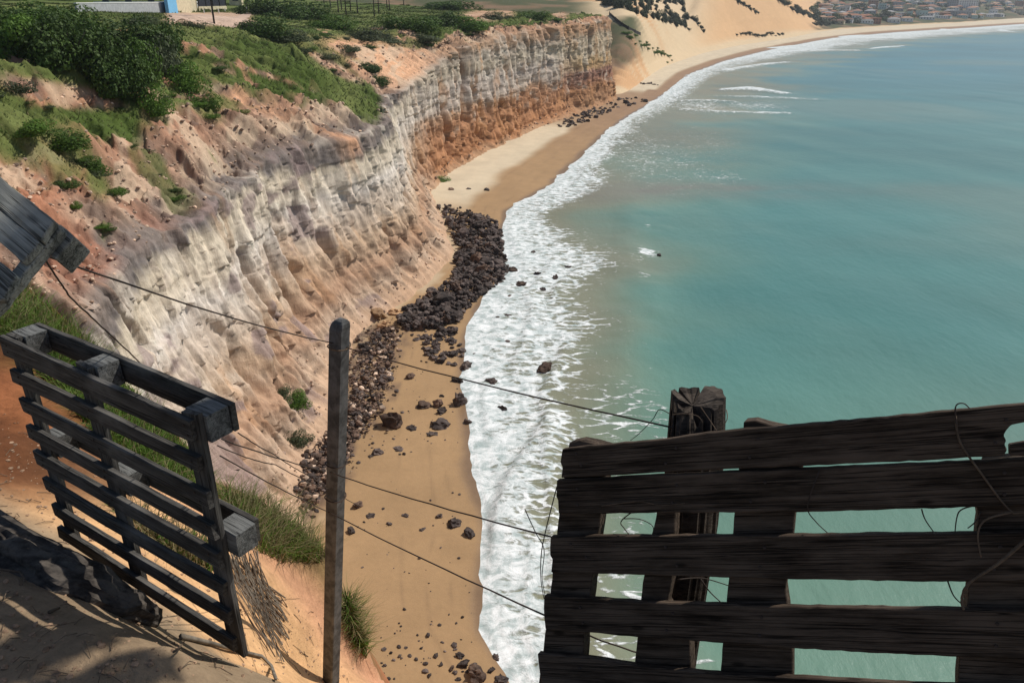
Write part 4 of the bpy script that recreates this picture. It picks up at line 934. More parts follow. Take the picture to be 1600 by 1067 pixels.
h = hit(205, 14); house('house', h.x, h.y + 8, h.z, 18, 8, pxm(205, 14, 8), .05, M_gwall, M_white, 'white roofed house behind the grey boundary wall', None, True, 4)
h = hit(366, 9); house('house', h.x, h.y + 2, h.z, pxm(366, 9, 18), 4, pxm(366, 9, 14), .2, M_cream, M_tile, 'small cream hut right of the dark mesh screen', None, True, 1)
for px, py in ((319, 21), (331, 21), (342, 21), (352, 20)):
    h = hit(px, py); q_ = pxm(px, py, 6); mb = MB(); mb.tube([(0, 0, -.2), (0, 0, q_ * .7), (.02, 0, q_)], [.09, .09, .07], 6)
    o_ = mb.build('stake', M_white); o_.location = h; tag(o_, 'short white stake in the grass below the dark mesh screen', 'stake', 'white stakes by the road')
def pole(px, py, lab, white):
    h = hit(px, py); t = empty('utility_pole', h); tag(t, lab, 'pole')
    mb = MB(); mb.tube([(0, 0, -.5), (0, 0, 4), (0, 0, 8.2)], [.14, .125, .10], 10); mb.build('post', M_pole, t, True)
    mb = MB(); mb.box((0, 0, 7.6), (1.8, .1, .12)); mb.build('crossarm', M_pole, t)
    if white:
        mb = MB(); mb.tube([(0, 0, .0), (0, 0, 1.3)], [.155, .15], 10); mb.build('painted_band', M_white, t)
    return t
pole(335, 38, 'dark utility pole standing at the edge of the dirt road', False)
pole(386, 21, 'utility pole with a white painted foot beyond the dirt road', True)
# road sheet draped on the ground
cn = [hit(*p) for p in ((262, 24), (392, 21), (380, 38), (268, 37))]
if all(c is not None for c in cn):
    cn = [np.array(c) for c in cn]; n_ = 40; RV = []
    for i in range(n_):
        for j in range(n_):
            u_, v_ = i / (n_ - 1), j / (n_ - 1)
            p = (cn[0] * (1 - u_) + cn[1] * u_) * (1 - v_) + (cn[3] * (1 - u_) + cn[2] * u_) * v_
            p = p + np.array((0.0, 1.6 * noise(p[0] / 5, p[1] / 5, 0, 7) * (1 if 0 < j < n_ - 1 else .6), 0))
            RV.append((p[0], p[1], (ground_at(p[0], p[1]) or 28) + .13))
    o_ = link('road', np_mesh('road', RV, grid_faces(n_, n_), True), M_road); o_['kind'] = 'structure'

# ------------------------------------------------------------------ dune fence, dune trees, town
def inpoly(x, y, poly):
    c = False; j = len(poly) - 1
    for i in range(len(poly)):
        if (poly[i][1] > y) != (poly[j][1] > y) and x < (poly[j][0] - poly[i][0]) * (y - poly[i][1]) / (poly[j][1] - poly[i][1]) + poly[i][0]: c = not c
        j = i
    return c
def sample(poly, n):
    xs = [p[0] for p in poly]; ys = [p[1] for p in poly]; o_ = []
    while len(o_) < n:
        x, y = R.uniform(min(xs), max(xs)), R.uniform(min(ys), max(ys))
        if inpoly(x, y, poly): o_.append((x, y))
    return o_
M_fence = simple('tarred_fence', (.03, .026, .024), .3, 1, .85, 0)
fp = []
for px, py in ((952, 24), (962, 33), (972, 41), (982, 47), (992, 52), (1001, 56)):
    h = hit(px, py, BVD)
    if h is not None: fp.append(h)
if len(fp) > 2:
    t = empty('fence', fp[0]); tag(t, 'low dark fence running down the edge of the pale dune', 'fence')
    for i in range(len(fp) - 1):
        a, b_ = fp[i] - fp[0], fp[i + 1] - fp[0]; dv = b_ - a; mb = MB()
        sd_ = Vector((-dv.y, dv.x, 0)).normalized() * .06
        mb.prism([a + Vector((0, 0, -.3)), b_ + Vector((0, 0, -.3)), b_ + Vector((0, 0, 1.25)), a + Vector((0, 0, 1.25))], sd_); mb.build('panel', M_fence, t)
        mb = MB(); mb.box(a + Vector((0, 0, .5)), (.22, .22, 2.2)); mb.build('post', M_fence, t)
def scatter_plants(pts, kind, smin, smax, zs, label, cat, group, parts=True):
    x0_, x1_ = min(p[0] for p in pts), max(p[0] for p in pts)
    for px, py in pts:
        h = hit(px, py, BVD)
        if h is None: continue
        s_ = R.uniform(smin, smax); f_ = (px - x0_) / max(1, x1_ - x0_); put_plant(kind, h, s_, s_ * R.uniform(*zs), ('tall ' if s_ > smin + .6 * (smax - smin) else 'short ' if s_ < smin + .25 * (smax - smin) else '') + label + (', upper end' if f_ < .2 else ', upper part' if f_ < .4 else ', middle' if f_ < .6 else ', lower part' if f_ < .8 else ', lower end'), cat, group, parts)
band = sample([(905, -4), (1072, -6), (1074, 30), (1066, 44), (1040, 37), (1000, 25), (960, 12), (925, 4)], 100)
scatter_plants(band, 'cas', .5, 1.0, (.6, .95), 'dark feathery tree in the belt across the pale dune', 'tree', 'trees across the dune')
scatter_plants([(945 + i * 4, 4 + R.uniform(-3, 6)) for i in range(4)], 'cas', .9, 1.4, (.8, 1.1), 'dark feathery tree in the belt across the pale dune', 'tree', 'trees across the dune')
scatter_plants([(1052, 30), (1058, 33), (1064, 37), (1070, 42), (1076, 47), (1080, 29), (1086, 33), (1090, 38), (1095, 44), (1099, 50), (1040, 32), (1046, 35)], 'cas', .6, 1.1, (.35, .6), 'small dark shrub dotted on the sand below the tree belt', 'shrub', 'shrubs on the dune', False)
scatter_plants([(1212 + i * 2.9 + R.uniform(-3, 3), 0 + i * 1.45 + R.uniform(-3, 3)) for i in range(30)], 'cas', .9, 1.9, (.4, .6), 'dark shrub along the crest between the great dune and the town', 'shrub', 'shrubs on the dune crest', False)
scatter_plants([(1150 + i * 2.2 + R.uniform(-2, 2), 1 + i * 1.3 + R.uniform(-2, 2)) for i in range(16)], 'cas', .5, 1.1, (.3, .5), 'tuft of brown scrub trailing down the great dune', 'shrub', 'scrub on the great dune', False)
scatter_plants([(1152 + i * 3.4 + R.uniform(-2, 2), 55 + R.uniform(-3, 2)) for i in range(22)], 'cas', .4, 1.1, (.2, .35), 'low brown scrub at the foot of the great dune', 'shrub', 'scrub at the dune foot', False)
scatter_plants([(975 + i * 3.4 + R.uniform(-4, 4), 52 + i * 2.0 + R.uniform(-6, 6)) for i in range(24)], 'lime', .35, .9, (.5, .8), 'low green scrub on the sandy slope behind the far cliff', 'shrub', 'scrub behind the far cliff', False)
walls_ = [(M_white, 'white'), (M_cream, 'cream'), (M_brick, 'terracotta'), (M_gwall, 'grey'), (M_white, 'white'), (M_teal, 'pale teal')]
roofs_ = [(M_tile, 'orange tiled'), (M_tile2, 'brown tiled'), (M_tile3, 'tan tiled'), (M_tile, 'orange tiled'), (M_groof, 'grey')]
taken = []
SPEC = [(1330, 33, 20, 9, 6.0, M_white, M_tile, 'large white house with an orange tiled roof beside the dune', False, 5), (1290, 27, 12, 7, 4, M_white, M_tile, 'white beach house near the foot of the dune crest', False, 3), (1352, 37, 16, 5, 3.2, M_white, M_white, 'long low white building just behind the beach', True, 5), (1402, 24, 24, 8, 3.2, M_white, M_white, 'white hall with a long pale roof above the round tree', True, 5),
        (1420, 28, 6, 5, 7.5, M_teal, M_groof, 'narrow pale teal tower house by the white hall', True, 1), (1448, 31, 18, 6, 3.2, M_white, M_groof, 'long low white villa with a grey roof on the green bank', False, 5), (1470, 29, 16, 6, 3.2, M_white, M_white, 'low white villa with a flat roof on the green bank', True, 5),
        (1500, 26, 26, 9, 7.5, M_gwall, M_groof, 'dark grey apartment block behind the green bank', True, 7), (1516, 23, 9, 8, 9, M_white, M_white, 'tall white apartment block beside the dark grey block', True, 3), (1487, 12, 14, 10, 14, M_gwall, M_groof, 'grey tower block high in the town', True, 4), (1508, 13, 34, 10, 12, M_white, M_white, 'wide white hotel with banded floors high in the town', True, 9), (1544, 27, 14, 6, 3.5, M_white, M_groof, 'low white house at the right end of the green bank', False, 4), (1555, 26, 12, 6, 3.5, M_gwall, M_groof, 'low dark house next to the last white house', False, 4), (1590, 20, 20, 8, 5, M_white, M_tile3, 'pale house with a tan roof at the right edge', False, 4)]
for px, py, a_, b_, c_, wm, rm, lab, fl, nw in SPEC:
    h = hit(px, py, BVD)
    if h is None: continue
    taken.append((h.x, h.y)); house('house', h.x, h.y, h.z, a_, b_, c_, R.uniform(-.3, .1), wm, rm, lab, 'houses of the far town', fl, nw)
tries = 0
while len(taken) < 175 and tries < 6000:
    tries += 1
    px = R.uniform(1270, 1640); py = 1 + 38 * R.random() ** 1.1
    if py > 43 - (px - 1270) * .055 or py < (1300 - px) * .5: continue
    h = hit(px, py, BVD)
    if h is None: continue
    a_ = R.uniform(9, 17)
    if any(math.hypot(h.x - q_[0], h.y - q_[1]) < a_ * .95 for q_ in taken): continue
    taken.append((h.x, h.y)); wm, wn_l = R.choice(walls_); rm, rn = R.choice(roofs_)
    tall_ = R.random() < .12
    house('house', h.x, h.y, h.z, a_, R.uniform(7, 10), R.uniform(6, 8.5) if tall_ else R.uniform(2.8, 4.2), R.uniform(-.7, .5), wm, rm,
          'far %s%s house with %s roof %s' % ('tall ' if tall_ else '', wn_l, rn, where_town(px, py)), 'houses of the far town', tall_, 3)
n_ = 0; tries = 0
while n_ < 165 and tries < 5000:
    tries += 1
    px = R.uniform(1268, 1640); py = 0.5 + 40 * R.random()
    if py > 42 - (px - 1270) * .05 or py < (1290 - px) * .5: continue
    h = hit(px, py, BVD)
    if h is None or any(math.hypot(h.x - q_[0], h.y - q_[1]) < 6 for q_ in taken): continue
    s_ = R.uniform(.7, 1.6); put_plant('town', h, s_, s_ * R.uniform(.7, 1.1), ('big dark tree among the houses ' if s_ > 1.3 else 'small dark tree among the houses ' if s_ < .95 else 'dark tree among the houses ') + where_town(px, py), 'tree', 'trees of the far town', False); n_ += 1
h = hit(1385, 30, BVD)
if h is not None: put_plant('town', h, 2.6, 2.4, 'big round tree in front of the white hall in the town', 'tree', 'trees of the far town')

# ------------------------------------------------------------------ rocks
def rock_mesh(seed, flat=.7, rough_=.35, sub=3, sharp=1.0):
    bm = bmesh.new(); bmesh.ops.create_icosphere(bm, subdivisions=sub, radius=.5)
    V_ = np.array([v.co[:] for v in bm.verts]); d = V_ / np.linalg.norm(V_, axis=1)[:, None]
    g = np.random.default_rng(seed)
    for k in range(9):           # chop with random planes for broken faces
        n_ = g.normal(0, 1, 3); n_ /= np.linalg.norm(n_); c = g.uniform(.27, .42); q_ = V_ @ n_
        V_ = V_ - np.where(q_ > c, (q_ - c) * .9, 0)[:, None] * n_
    r_ = fbm(d[:, 0] * 2.6 + seed, d[:, 1] * 2.6, d[:, 2] * 2.6, 4, seed) * rough_ + ridged(d[:, 0] * 5 + seed, d[:, 1] * 5, d[:, 2] * 5, 2, seed + 3) * .06
    V_ = V_ * (1 + r_)[:, None] * np.array((1, g.uniform(.7, 1), flat))
    V_ /= max(np.ptp(V_[:, 0]), .01); V_[:, 2] -= V_[:, 2].min() * .62
    for v, c in zip(bm.verts, V_): v.co = c
    me = bpy.data.meshes.new('rock'); bm.to_mesh(me); bm.free()
    return me
M_clod = simple('tan_clods', (.44, .31, .22), .4, 1.2, .95, .05, (1, 1, 1), (.24, .17, .13))
ROCKM = [rock_mesh(700 + i, R.uniform(.55, .9), .75) for i in range(12)]
ROCKB = [m_.copy() for m_ in ROCKM[:5]]; ROCKT = [m_.copy() for m_ in ROCKM[5:9]]; ROCKP = [m_.copy() for m_ in ROCKM[2:6]]
for s_, mm in ((ROCKM, M_rock), (ROCKB, M_rockb), (ROCKT, M_rockt), (ROCKP, M_rockp)):
    for m_ in s_: m_.materials.append(mm)
SMALL = [rock_mesh(760 + i, R.uniform(.5, .8), .6, 2) for i in range(8)]; TINY = [rock_mesh(780 + i, R.uniform(.5, .8), .5, 1) for i in range(8)]
def beach_point(px, py):
    p = at_z(px, py, .3); h = hit(px, py, BVB); 
    if h is not None and h.z > -.1: return h
    return Vector(at_z(px, py, -.02))
def put_rock(px, py, wpx, lab, group='rocks on the beach', pool=None, sink=.1, hk=1.0, name='rock', cat='rock'):
    h = beach_point(px, py); s_ = wpx * h.y / FPX / (CP + (533.5 - py) / FPX * SP)
    o_ = bpy.data.objects.new(name, R.choice(pool or ROCKM)); COL.objects.link(o_)
    o_.location = (h.x, h.y + s_ * .25, h.z - s_ * sink); o_.scale = (s_, s_, s_ * hk * R.uniform(.85, 1.15)); o_.rotation_euler = (R.uniform(-.25, .25), R.uniform(-.25, .25), R.uniform(0, 6.28))
    tag(o_, lab, cat, group); return o_
BIG = [(612, 668, 33, 'b', 1.15, 'pyramid shaped brown boulder on the sand right of the concrete post'), (690, 669, 32, 'd', .95, 'large dark boulder on the sand near the surf, the lower of two'), (660, 638, 28, 'b', .9, 'lumpy brown rock in the middle of the sand strip'), (718, 634, 22, 'd', 1.5, 'upright dark rock at the edge of the surf'), (690, 647, 18, 'd', 1.2, 'dark rock touching a smaller brown one near the surf'), (684, 636, 16, 'b', 1.0, 'small brown rock leaning on a dark one near the surf'), (731, 662, 13, 'd', 1.1, 'small round dark rock half in the foam edge'),
       (643, 671, 18, 'd', .7, 'flat dark rock between the pyramid boulder and the large dark boulder'), (673, 680, 20, 'd', .6, 'low cluster of dark stone below the large dark boulder'), (622, 703, 18, 'd', .55, 'flat dark stone on the sand below the pyramid boulder'), (588, 710, 18, 'd', .8, 'dark stone beside the foot of the rubble slope'), (578, 714, 9, 'd', .8, 'pebble beside a dark stone under the rubble slope'),
       (708, 823, 21, 'd', 1.0, 'dark pointed rock ringed by wash on the lower sand'), (733, 838, 20, 'd', .7, 'dark rock trailing white wash on the lower sand'), (687, 809, 10, 'd', .9, 'small dark stone above the pointed rock on the sand'), (632, 808, 13, 'd', .8, 'lone dark stone between the two lower wires'), (660, 829, 12, 'd', .8, 'angular dark stone in the middle of the lower sand'), (558, 794, 17, 'b', .8, 'brown stone just right of the concrete post'), (577, 808, 15, 'd', .8, 'dark stone right of the brown one near the post'), (548, 833, 14, 'd', .8, 'dark stone close beside the concrete post'), (608, 820, 9, 'd', .8, 'little stone on the bare lower sand'),
       (745, 1064, 34, 'b', 1.0, 'largest rounded boulder at the bottom of the beach'), (782, 1066, 24, 'd', .9, 'dark boulder at the foam edge at the bottom of the beach'), (724, 1042, 19, 'd', .9, 'dark grey rock in the wet cluster at the bottom of the beach'), (718, 1028, 13, 'd', .9, 'mossy stone at the top of the wet cluster'), (739, 1042, 11, 'd', .9, 'small stone at the right of the wet cluster'), (706, 1047, 13, 'b', 1.0, 'brown stone left of the wet cluster'), (768, 1050, 13, 'd', 1.1, 'dark stone between the wet cluster and the foam'), (775, 1030, 13, 'd', .7, 'flat dark stone at the foam edge'), (715, 1064, 11, 'd', .8, 'slanting small stone below the wet cluster'),
       (853, 582, 28, 'b', .6, 'long reddish rock alone in the foam'), (785, 642, 18, 'd', .9, 'dark angular rock in the middle of the foam'), (767, 600, 22, 'd', .7, 'low jagged rock in the foam below the upper wire'), (844, 431, 20, 'd', .6, 'dark rock in the outer foam level with the rock pile'), (887, 419, 14, 'd', .8, 'outermost dark rock at the seaward edge of the foam'), (868, 437, 11, 'd', 1.2, 'upright small rock in the outer foam'), (812, 448, 24, 'b', .6, 'broad brown rock in the foam beside the pile'), (800, 425, 20, 'b', .9, 'reddish heap of stone in the foam just off the pile'), (848, 456, 17, 'd', .5, 'flat broken rock in the outer foam'), (798, 466, 17, 'b', .6, 'low brown rock in the foam below the pile'), (880, 472, 16, 'd', .35, 'awash flat rock at the outer foam edge'), (777, 498, 10, 'd', .6, 'small rock in the foam below the pile'), (793, 495, 11, 'd', .6, 'dark fleck of rock in the foam under the pile'), (833, 396, 9, 'd', .7, 'small rock near the top of the foam'), (1030, 401, 9, 'd', 1.1, 'single rock offshore with a wave breaking on it'),
       (714, 598, 20, 'd', 1.0, 'squat dark rock where sand meets foam below the pile'), (727, 577, 20, 'd', 1.1, 'jagged dark rock at the foam edge below the pile'), (704, 297, 12, 'b', .8, 'brown rock on the pale sand of the far beach'), (733, 296, 10, 'd', .7, 'left of two small dark rocks on the far beach'), (760, 298, 10, 'd', .7, 'right of two small dark rocks on the far beach'), (640, 592, 14, 'b', .8, 'brown stone on the sand above the lumpy rock'), (690, 620, 9, 'd', .7, 'small stone on the sand by the surf above the pair')]
for px, py, w_, k, hk, lab in BIG:
    put_rock(px, py, w_ * 1.08, lab, 'rocks on the beach', ROCKB if k == 'b' else ROCKM, .12, hk)
for px, py, w_, lab in ((590, 500, 34, 'large tan boulder fallen at the cliff foot behind the concrete post'), (618, 492, 24, 'upright tan boulder beside the largest tan boulder'), (600, 515, 22, 'tan boulder half buried below the other tan boulders')):
    put_rock(px, py, w_, lab, 'tan boulders at the cliff foot', ROCKT, .12, .95, 'boulder', 'boulder')
PILE = [(676, 318), (715, 330), (748, 338), (776, 350), (783, 372), (786, 402), (797, 420), (788, 440), (756, 462), (728, 484), (716, 505), (680, 512), (640, 518), (622, 510), (630, 492), (660, 470), (698, 452), (714, 425), (716, 398), (708, 372), (698, 345)]
PILE2 = [(640, 522), (690, 512), (724, 520), (726, 556), (712, 575), (690, 572), (664, 560), (650, 545)]
FARP = [(868, 196), (905, 170), (950, 155), (1000, 153), (1012, 160), (960, 172), (920, 190), (885, 202)]
RUB = [(556, 560), (575, 520), (606, 508), (620, 530), (612, 560), (606, 600), (590, 640), (572, 668), (550, 690), (530, 740), (480, 800), (455, 770), (480, 725), (520, 680), (545, 620)]
pileh = {}
def heap_point(px, py, up):
    h = beach_point(px, py); return Vector((h.x, h.y, max(h.z, -.1) + up))
rubV, rubF, nv_ = [], [], 0
smallV = [np.array([v.co[:] for v in m_.vertices]) for m_ in SMALL]; smallF = [np.array([tuple(p.vertices) for p in m_.polygons]) for m_ in SMALL]
tinyV = [np.array([v.co[:] for v in m_.vertices]) for m_ in TINY]; tinyF = [np.array([tuple(p.vertices) for p in m_.polygons]) for m_ in TINY]
def rub_add(lst, p, s, hk=1.0):
    k = R.randrange(len(SMALL)); a = R.uniform(0, 6.28); SV, SF = (tinyV, tinyF) if s < .42 else (smallV, smallF); v = SV[k] * np.array((s, s, s * hk))
    t_ = R.uniform(-.5, .5); v = np.stack([v[:, 0], v[:, 1] * math.cos(t_) - v[:, 2] * math.sin(t_), v[:, 1] * math.sin(t_) + v[:, 2] * math.cos(t_)], 1)
    v = np.stack([v[:, 0] * math.cos(a) - v[:, 1] * math.sin(a), v[:, 0] * math.sin(a) + v[:, 1] * math.cos(a), v[:, 2]], 1) + np.array(p)
    lst[0].append(v); lst[1].append(SF[k] + lst[2][0]); lst[2][0] += len(v)
dark_l = ([], [], [0]); pale_l = ([], [], [0]); brown_l = ([], [], [0])
pp = sample(PILE, 330)
for i, (px, py) in enumerate(pp):
    e = min(1, min(math.hypot(px - a, py - b_) for a, b_ in PILE) / 25)
    h = heap_point(px, py, R.uniform(0, .8) * e); s_ = min(2.7, max(.5, R.lognormvariate(.12, .42))) * (.7 + .3 * e)
    if i < 190:
        br_ = R.random() < .5; o_ = bpy.data.objects.new('rock', R.choice(ROCKB if br_ else ROCKM)); COL.objects.link(o_)
        o_.location = h - Vector((0, 0, .2)); o_.scale = (s_, s_, s_ * R.uniform(.7, 1.2)); o_.rotation_euler = (R.uniform(-.5, .5), R.uniform(-.5, .5), R.uniform(0, 6.28))
        tag(o_, '%s %s boulder %s of the great rock pile%s' % ('large' if s_ > 1.55 else 'middling' if s_ > 1.05 else 'small', 'brown' if br_ else 'blackish', 'at the far end' if py < 380 else 'in the middle' if py < 450 else 'at the near end', ', beside the foam' if px > np.interp(py, [320, 350, 400, 440, 510], [735, 755, 770, 755, 700]) else ', against the cliff' if px < np.interp(py, [320, 400, 430, 460, 510], [700, 735, 735, 690, 645]) else ''), 'rock', 'boulders of the rock pile')
    else: rub_add(dark_l, h - Vector((0, 0, .15)), s_ * .8)
for px, py in sample(PILE, 1300): rub_add(dark_l, heap_point(px, py, R.uniform(-.1, .7)), R.uniform(.25, .8))
for px, py in sample(PILE2, 60):
    if R.random() < .45: put_rock(px, py, R.uniform(10, 22), '%sdark rock of the smaller group below the great pile, %s' % (R.choice(('', '')), ('by the foam' if px > 705 else 'in its middle' if px > 672 else 'on its cliff side') + (', upper' if py < 540 else ', lower')), 'rocks below the great pile', ROCKM, .15)
    else: rub_add(dark_l, heap_point(px, py, -.05), R.uniform(.3, .8))
for px, py in sample(FARP, 150):
    if R.random() < .25: put_rock(px, py, R.uniform(5, 10), 'dark rock at the foot of the far cliff, %s' % ('beyond its corner' if px > 965 else 'below its corner' if px > 920 else 'before its corner'), 'rocks at the far cliff foot', ROCKM, .15)
    else: rub_add(dark_l, heap_point(px, py, -.1), R.uniform(.5, 1.4))
for px, py in [(1002 + i * 3.2, 133 + R.uniform(-2, 1)) for i in range(9)]: rub_add(dark_l, heap_point(px, py, -.1), R.uniform(.7, 1.6))
RUBJ = [(x + R.gauss(0, 9), y + R.gauss(0, 9)) for x, y in sample(RUB, 2600)]
for px, py in RUBJ:
    h = heap_point(px, py, R.uniform(-.1, .25) + max(0, (600 - px) / 90) * .25)
    rub_add(R.choice((dark_l, dark_l, dark_l, brown_l, brown_l, brown_l, brown_l, brown_l, pale_l)), h, R.choice((.08, .1, .14, .18, .24, .3, .45)) * R.uniform(.8, 1.3))
for px, py in sample(RUB, 40): put_rock(px, py, R.uniform(9, 20), 'dark angular stone in the rubble slope %s' % ('left of the concrete post' if px < 515 else 'behind the concrete post' if px < 548 else 'right of the concrete post, upper part' if py < 590 else 'right of the concrete post, lower part'), 'stones of the rubble slope', R.choice((ROCKM, ROCKB, ROCKB)), .1)
for px, py in sample([(560, 600), (600, 540), (640, 530), (700, 580), (722, 600), (725, 690), (600, 720), (555, 740)], 110): rub_add(dark_l, heap_point(px, py, -.03), R.choice((.1, .12, .15, .2, .3)))
for px, py in sample([(550, 790), (600, 740), (735, 760), (740, 980), (770, 1060), (585, 1060), (560, 960)], 80): rub_add(dark_l, heap_point(px, py, -.02), R.choice((.06, .08, .1, .14, .2)))
for px, py in sample([(575, 1005), (690, 985), (770, 1050), (600, 1064)], 45): rub_add(dark_l, heap_point(px, py, -.02), R.choice((.1, .16, .22, .3)))
for px, py in sample([(740, 480), (800, 400), (880, 400), (880, 480), (800, 540), (740, 560)], 40): rub_add(dark_l, heap_point(px, py, -.08), R.uniform(.25, .6), .6)
sl_l = ([], [], [0])
wt3 = ((slope * (1 - turf) * (1 - .8 * smoothgully) + .5 * (PV > 1) * (PV < 1.6)) * area / YY ** 1.2 * (YY > 26) * (YY < 240)).ravel(); wt3 /= wt3.sum()
for i in NR.choice(len(wt3), 3800, p=wt3): rub_add(sl_l, V[i] + (0, 0, -.02), R.choice((.08, .1, .14, .18, .24, .34)) * (V[i, 1] / 60) ** .5)
for lst, mm, lab in ((sl_l, M_clod, 'clods of tan earth lying on the broken slope and cliff foot'), (dark_l, M_rock, 'small dark stones filling the rock piles and dotting the sand'), (brown_l, M_rockb, 'small brown stones in the rubble slope'), (pale_l, M_rockp, 'small pale stones in the rubble slope')):
    o_ = link('rubble', np_mesh('rubble', np.concatenate(lst[0]), np.concatenate(lst[1])), mm); o_['kind'] = 'stuff'; o_['label'] = lab
for px, py, w_ in ((478, 770, 30), (500, 744, 22), (512, 715, 22), (540, 668, 18)): put_rock(px, py, w_, 'pale pink block fallen among the rubble left of the concrete post', 'pale fallen blocks', ROCKP, .1, .8, 'boulder', 'boulder')
# ------------------------------------------------------------------ near objects: pallets, gate, posts, wires, log, grass
from mathutils import Matrix
def frame(name, origin, ax, az, label, cat, group=None):   # Empty whose X runs along ax, Z along az (made square), Y away from the viewer
    ax = Vector(ax).normalized(); az = Vector(az); az = (az - ax * az.dot(ax)).normalized(); ay = az.cross(ax)
    t = empty(name); M_ = Matrix((ax, ay, az)).transposed().to_4x4(); M_.translation = Vector(origin); t.matrix_world = M_
    tag(t, label, cat, group); return t, M_
def plank_mesh(L_, W_, T_, seed, n=22, wob=.0013, chip=.010):
    g = np.random.default_rng(seed); xs = np.linspace(0, L_, n)
    up = smooth(g.normal(0, wob * 2.0, n), 1); lo = smooth(g.normal(0, wob * 2.0, n), 1); dp = smooth(g.normal(0, wob * 1.5, n), 2)
    xs = xs.copy(); V_ = []
    for i in range(n):
        e0 = g.uniform(-chip, chip) if i in (0, n - 1) else 0; e1 = g.uniform(-chip, chip) if i in (0, n - 1) else 0
        b_ = .0025
        ring = [(xs[i] + e0, -T_ / 2 + dp[i] + b_, W_ / 2 + up[i]), (xs[i] + e0, T_ / 2 + dp[i], W_ / 2 + up[i]), (xs[i] + e1, T_ / 2 + dp[i], -W_ / 2 + lo[i]), (xs[i] + e1, -T_ / 2 + dp[i] + b_, -W_ / 2 + lo[i]), (xs[i] + e1, -T_ / 2 + dp[i], -W_ / 2 + lo[i] + .004), (xs[i] + e0, -T_ / 2 + dp[i], W_ / 2 + up[i] - .004)]
        V_ += ring
    k = 6; F_ = []
    for i in range(n - 1):
        for j in range(k): F_.append((i * k + j, i * k + (j + 1) % k, (i + 1) * k + (j + 1) % k, (i + 1) * k + j))
    F_ += [tuple(range(k)), tuple(range(n * k - 1, (n - 1) * k - 1, -1))]
    me = bpy.data.meshes.new('plank'); me.from_pydata([tuple(map(float, v)) for v in V_], [], F_)
    bm = bmesh.new(); bm.from_mesh(me); bmesh.ops.recalc_face_normals(bm, faces=bm.faces); bm.to_mesh(me); bm.free()
    return me
def put_plank(name, t, L_, W_, T_, loc, mat, seed, rot=(0, 0, 0), **kw):
    o_ = link(name, plank_mesh(L_, W_, T_, seed, **kw), mat, t); o_.location = loc; o_.rotation_euler = rot; return o_

# --- pallet barrier on the left
e3 = np.array((0, 0, EYE))
P0 = e3 + np.array((-1.864, 2.57, -1.106)); Wd = np.array((.84, -.542, -.014)); Hd = np.array((-.085, .07, -.994))
pt, PM = frame('pallet', P0, Wd, -Hd, 'grey wooden pallet set upright as a barrier above the drop', 'pallet')
for i in range(8):
    z = -.055 - i * .1325
    put_plank('slat', pt, 1.2 + R.uniform(-.02, .015), .066 + (.014 if i == 0 else 0) + R.uniform(-.004, .004), .021, (R.uniform(-.012, .02), 0, z), M_wood, 800 + i, (0, R.uniform(-.006, .006), 0))
for i, u_ in enumerate((.055, .55, 1.165)):
    put_plank('upright_board', pt, 1.04, .085, .022, (u_, .0225, -.005), M_wood, 820 + i, (0, math.pi / 2, 0), n=14)
    for j, v_ in enumerate((.055, .52)):
        o_ = put_plank('block', pt, .105, .095, .085, (u_ - .045 + (.035 if i == 2 and j == 1 else 0), .078, -v_), M_grey if j < 2 else M_wood, 840 + i * 3 + j, n=5, wob=.002, chip=.006)
for i, v_ in enumerate((.055, .52)):
    put_plank('back_board', pt, 1.23, .098, .021, (.0 if i != 1 else .02, .134, -v_), M_wood, 860 + i)

pt.scale = (.915, .925, .925)
# --- corner of a second pallet, top left
vd = Vector(ray(60, 380)).normalized()
rgt = Vector(at_y(88, 350, 1.62)) - Vector(at_y(0, 278, 1.62)); 
org = Vector(at_y(88, 350, 1.55)); axx = (org - Vector(at_y(0, 277, 1.62))).normalized()
upv = Vector((0, 0, 1)).cross(vd).cross(axx) * 0 + axx.cross(vd) * -1
qt, QM = frame('pallet', org, axx, (upv if upv.z > 0 else -upv), 'tilted corner of a weathered pallet jutting in at the left edge', 'pallet')
QI = QM.inverted()
def loc_on(M_, MI, px, py, off=0.0):      # photo point on the frame's own plane y = off, in local coordinates
    o_ = MI @ Vector((0, 0, EYE)); d = (MI.to_3x3() @ Vector(ray(px, py))); t_ = (off - o_.y) / d.y; return o_ + d * t_
def slab(name, t, MI, poly, off, thick, mat, jit=.0015):
    pts = []
    for i in range(len(poly)):
        a, b_ = poly[i], poly[(i + 1) % len(poly)]; n_ = max(1, int(math.hypot(b_[0] - a[0], b_[1] - a[1]) / 14))
        for k in range(n_):
            f = k / n_; p = loc_on(None, MI, a[0] * (1 - f) + b_[0] * f, a[1] * (1 - f) + b_[1] * f, off)
            pts.append((p.x + R.uniform(-jit, jit), p.y, p.z + R.uniform(-jit, jit)))
    mb = MB(); mb.prism(pts, (0, thick, 0)); me_ = mb.mesh(name); o_ = link(name, me_, mat, t)
    bv = o_.modifiers.new('bevel', 'BEVEL'); bv.width = .0025; bv.segments = 1; bv.limit_method = 'ANGLE'
    return o_
slab('slat', qt, QI, [(-160, 152), (0, 277), (86, 345), (63, 377), (0, 326), (-160, 200)], 0, .022, M_grey2)
slab('slat', qt, QI, [(-160, 203), (0, 329), (62, 379), (41, 402), (34, 410), (0, 380), (-160, 262)], .001, .022, M_grey2)
slab('slat', qt, QI, [(-160, 300), (0, 409), (26, 430), (4, 468), (-20, 470), (-160, 372)], 0, .022, M_grey2)
slab('upright_board', qt, QI, [(88, 346), (95, 357), (2, 474), (-14, 490), (-26, 470)], .024, .03, M_grey2)
slab('block', qt, QI, [(93, 350), (116, 370), (87, 405), (68, 392)], .055, .075, M_grey2)
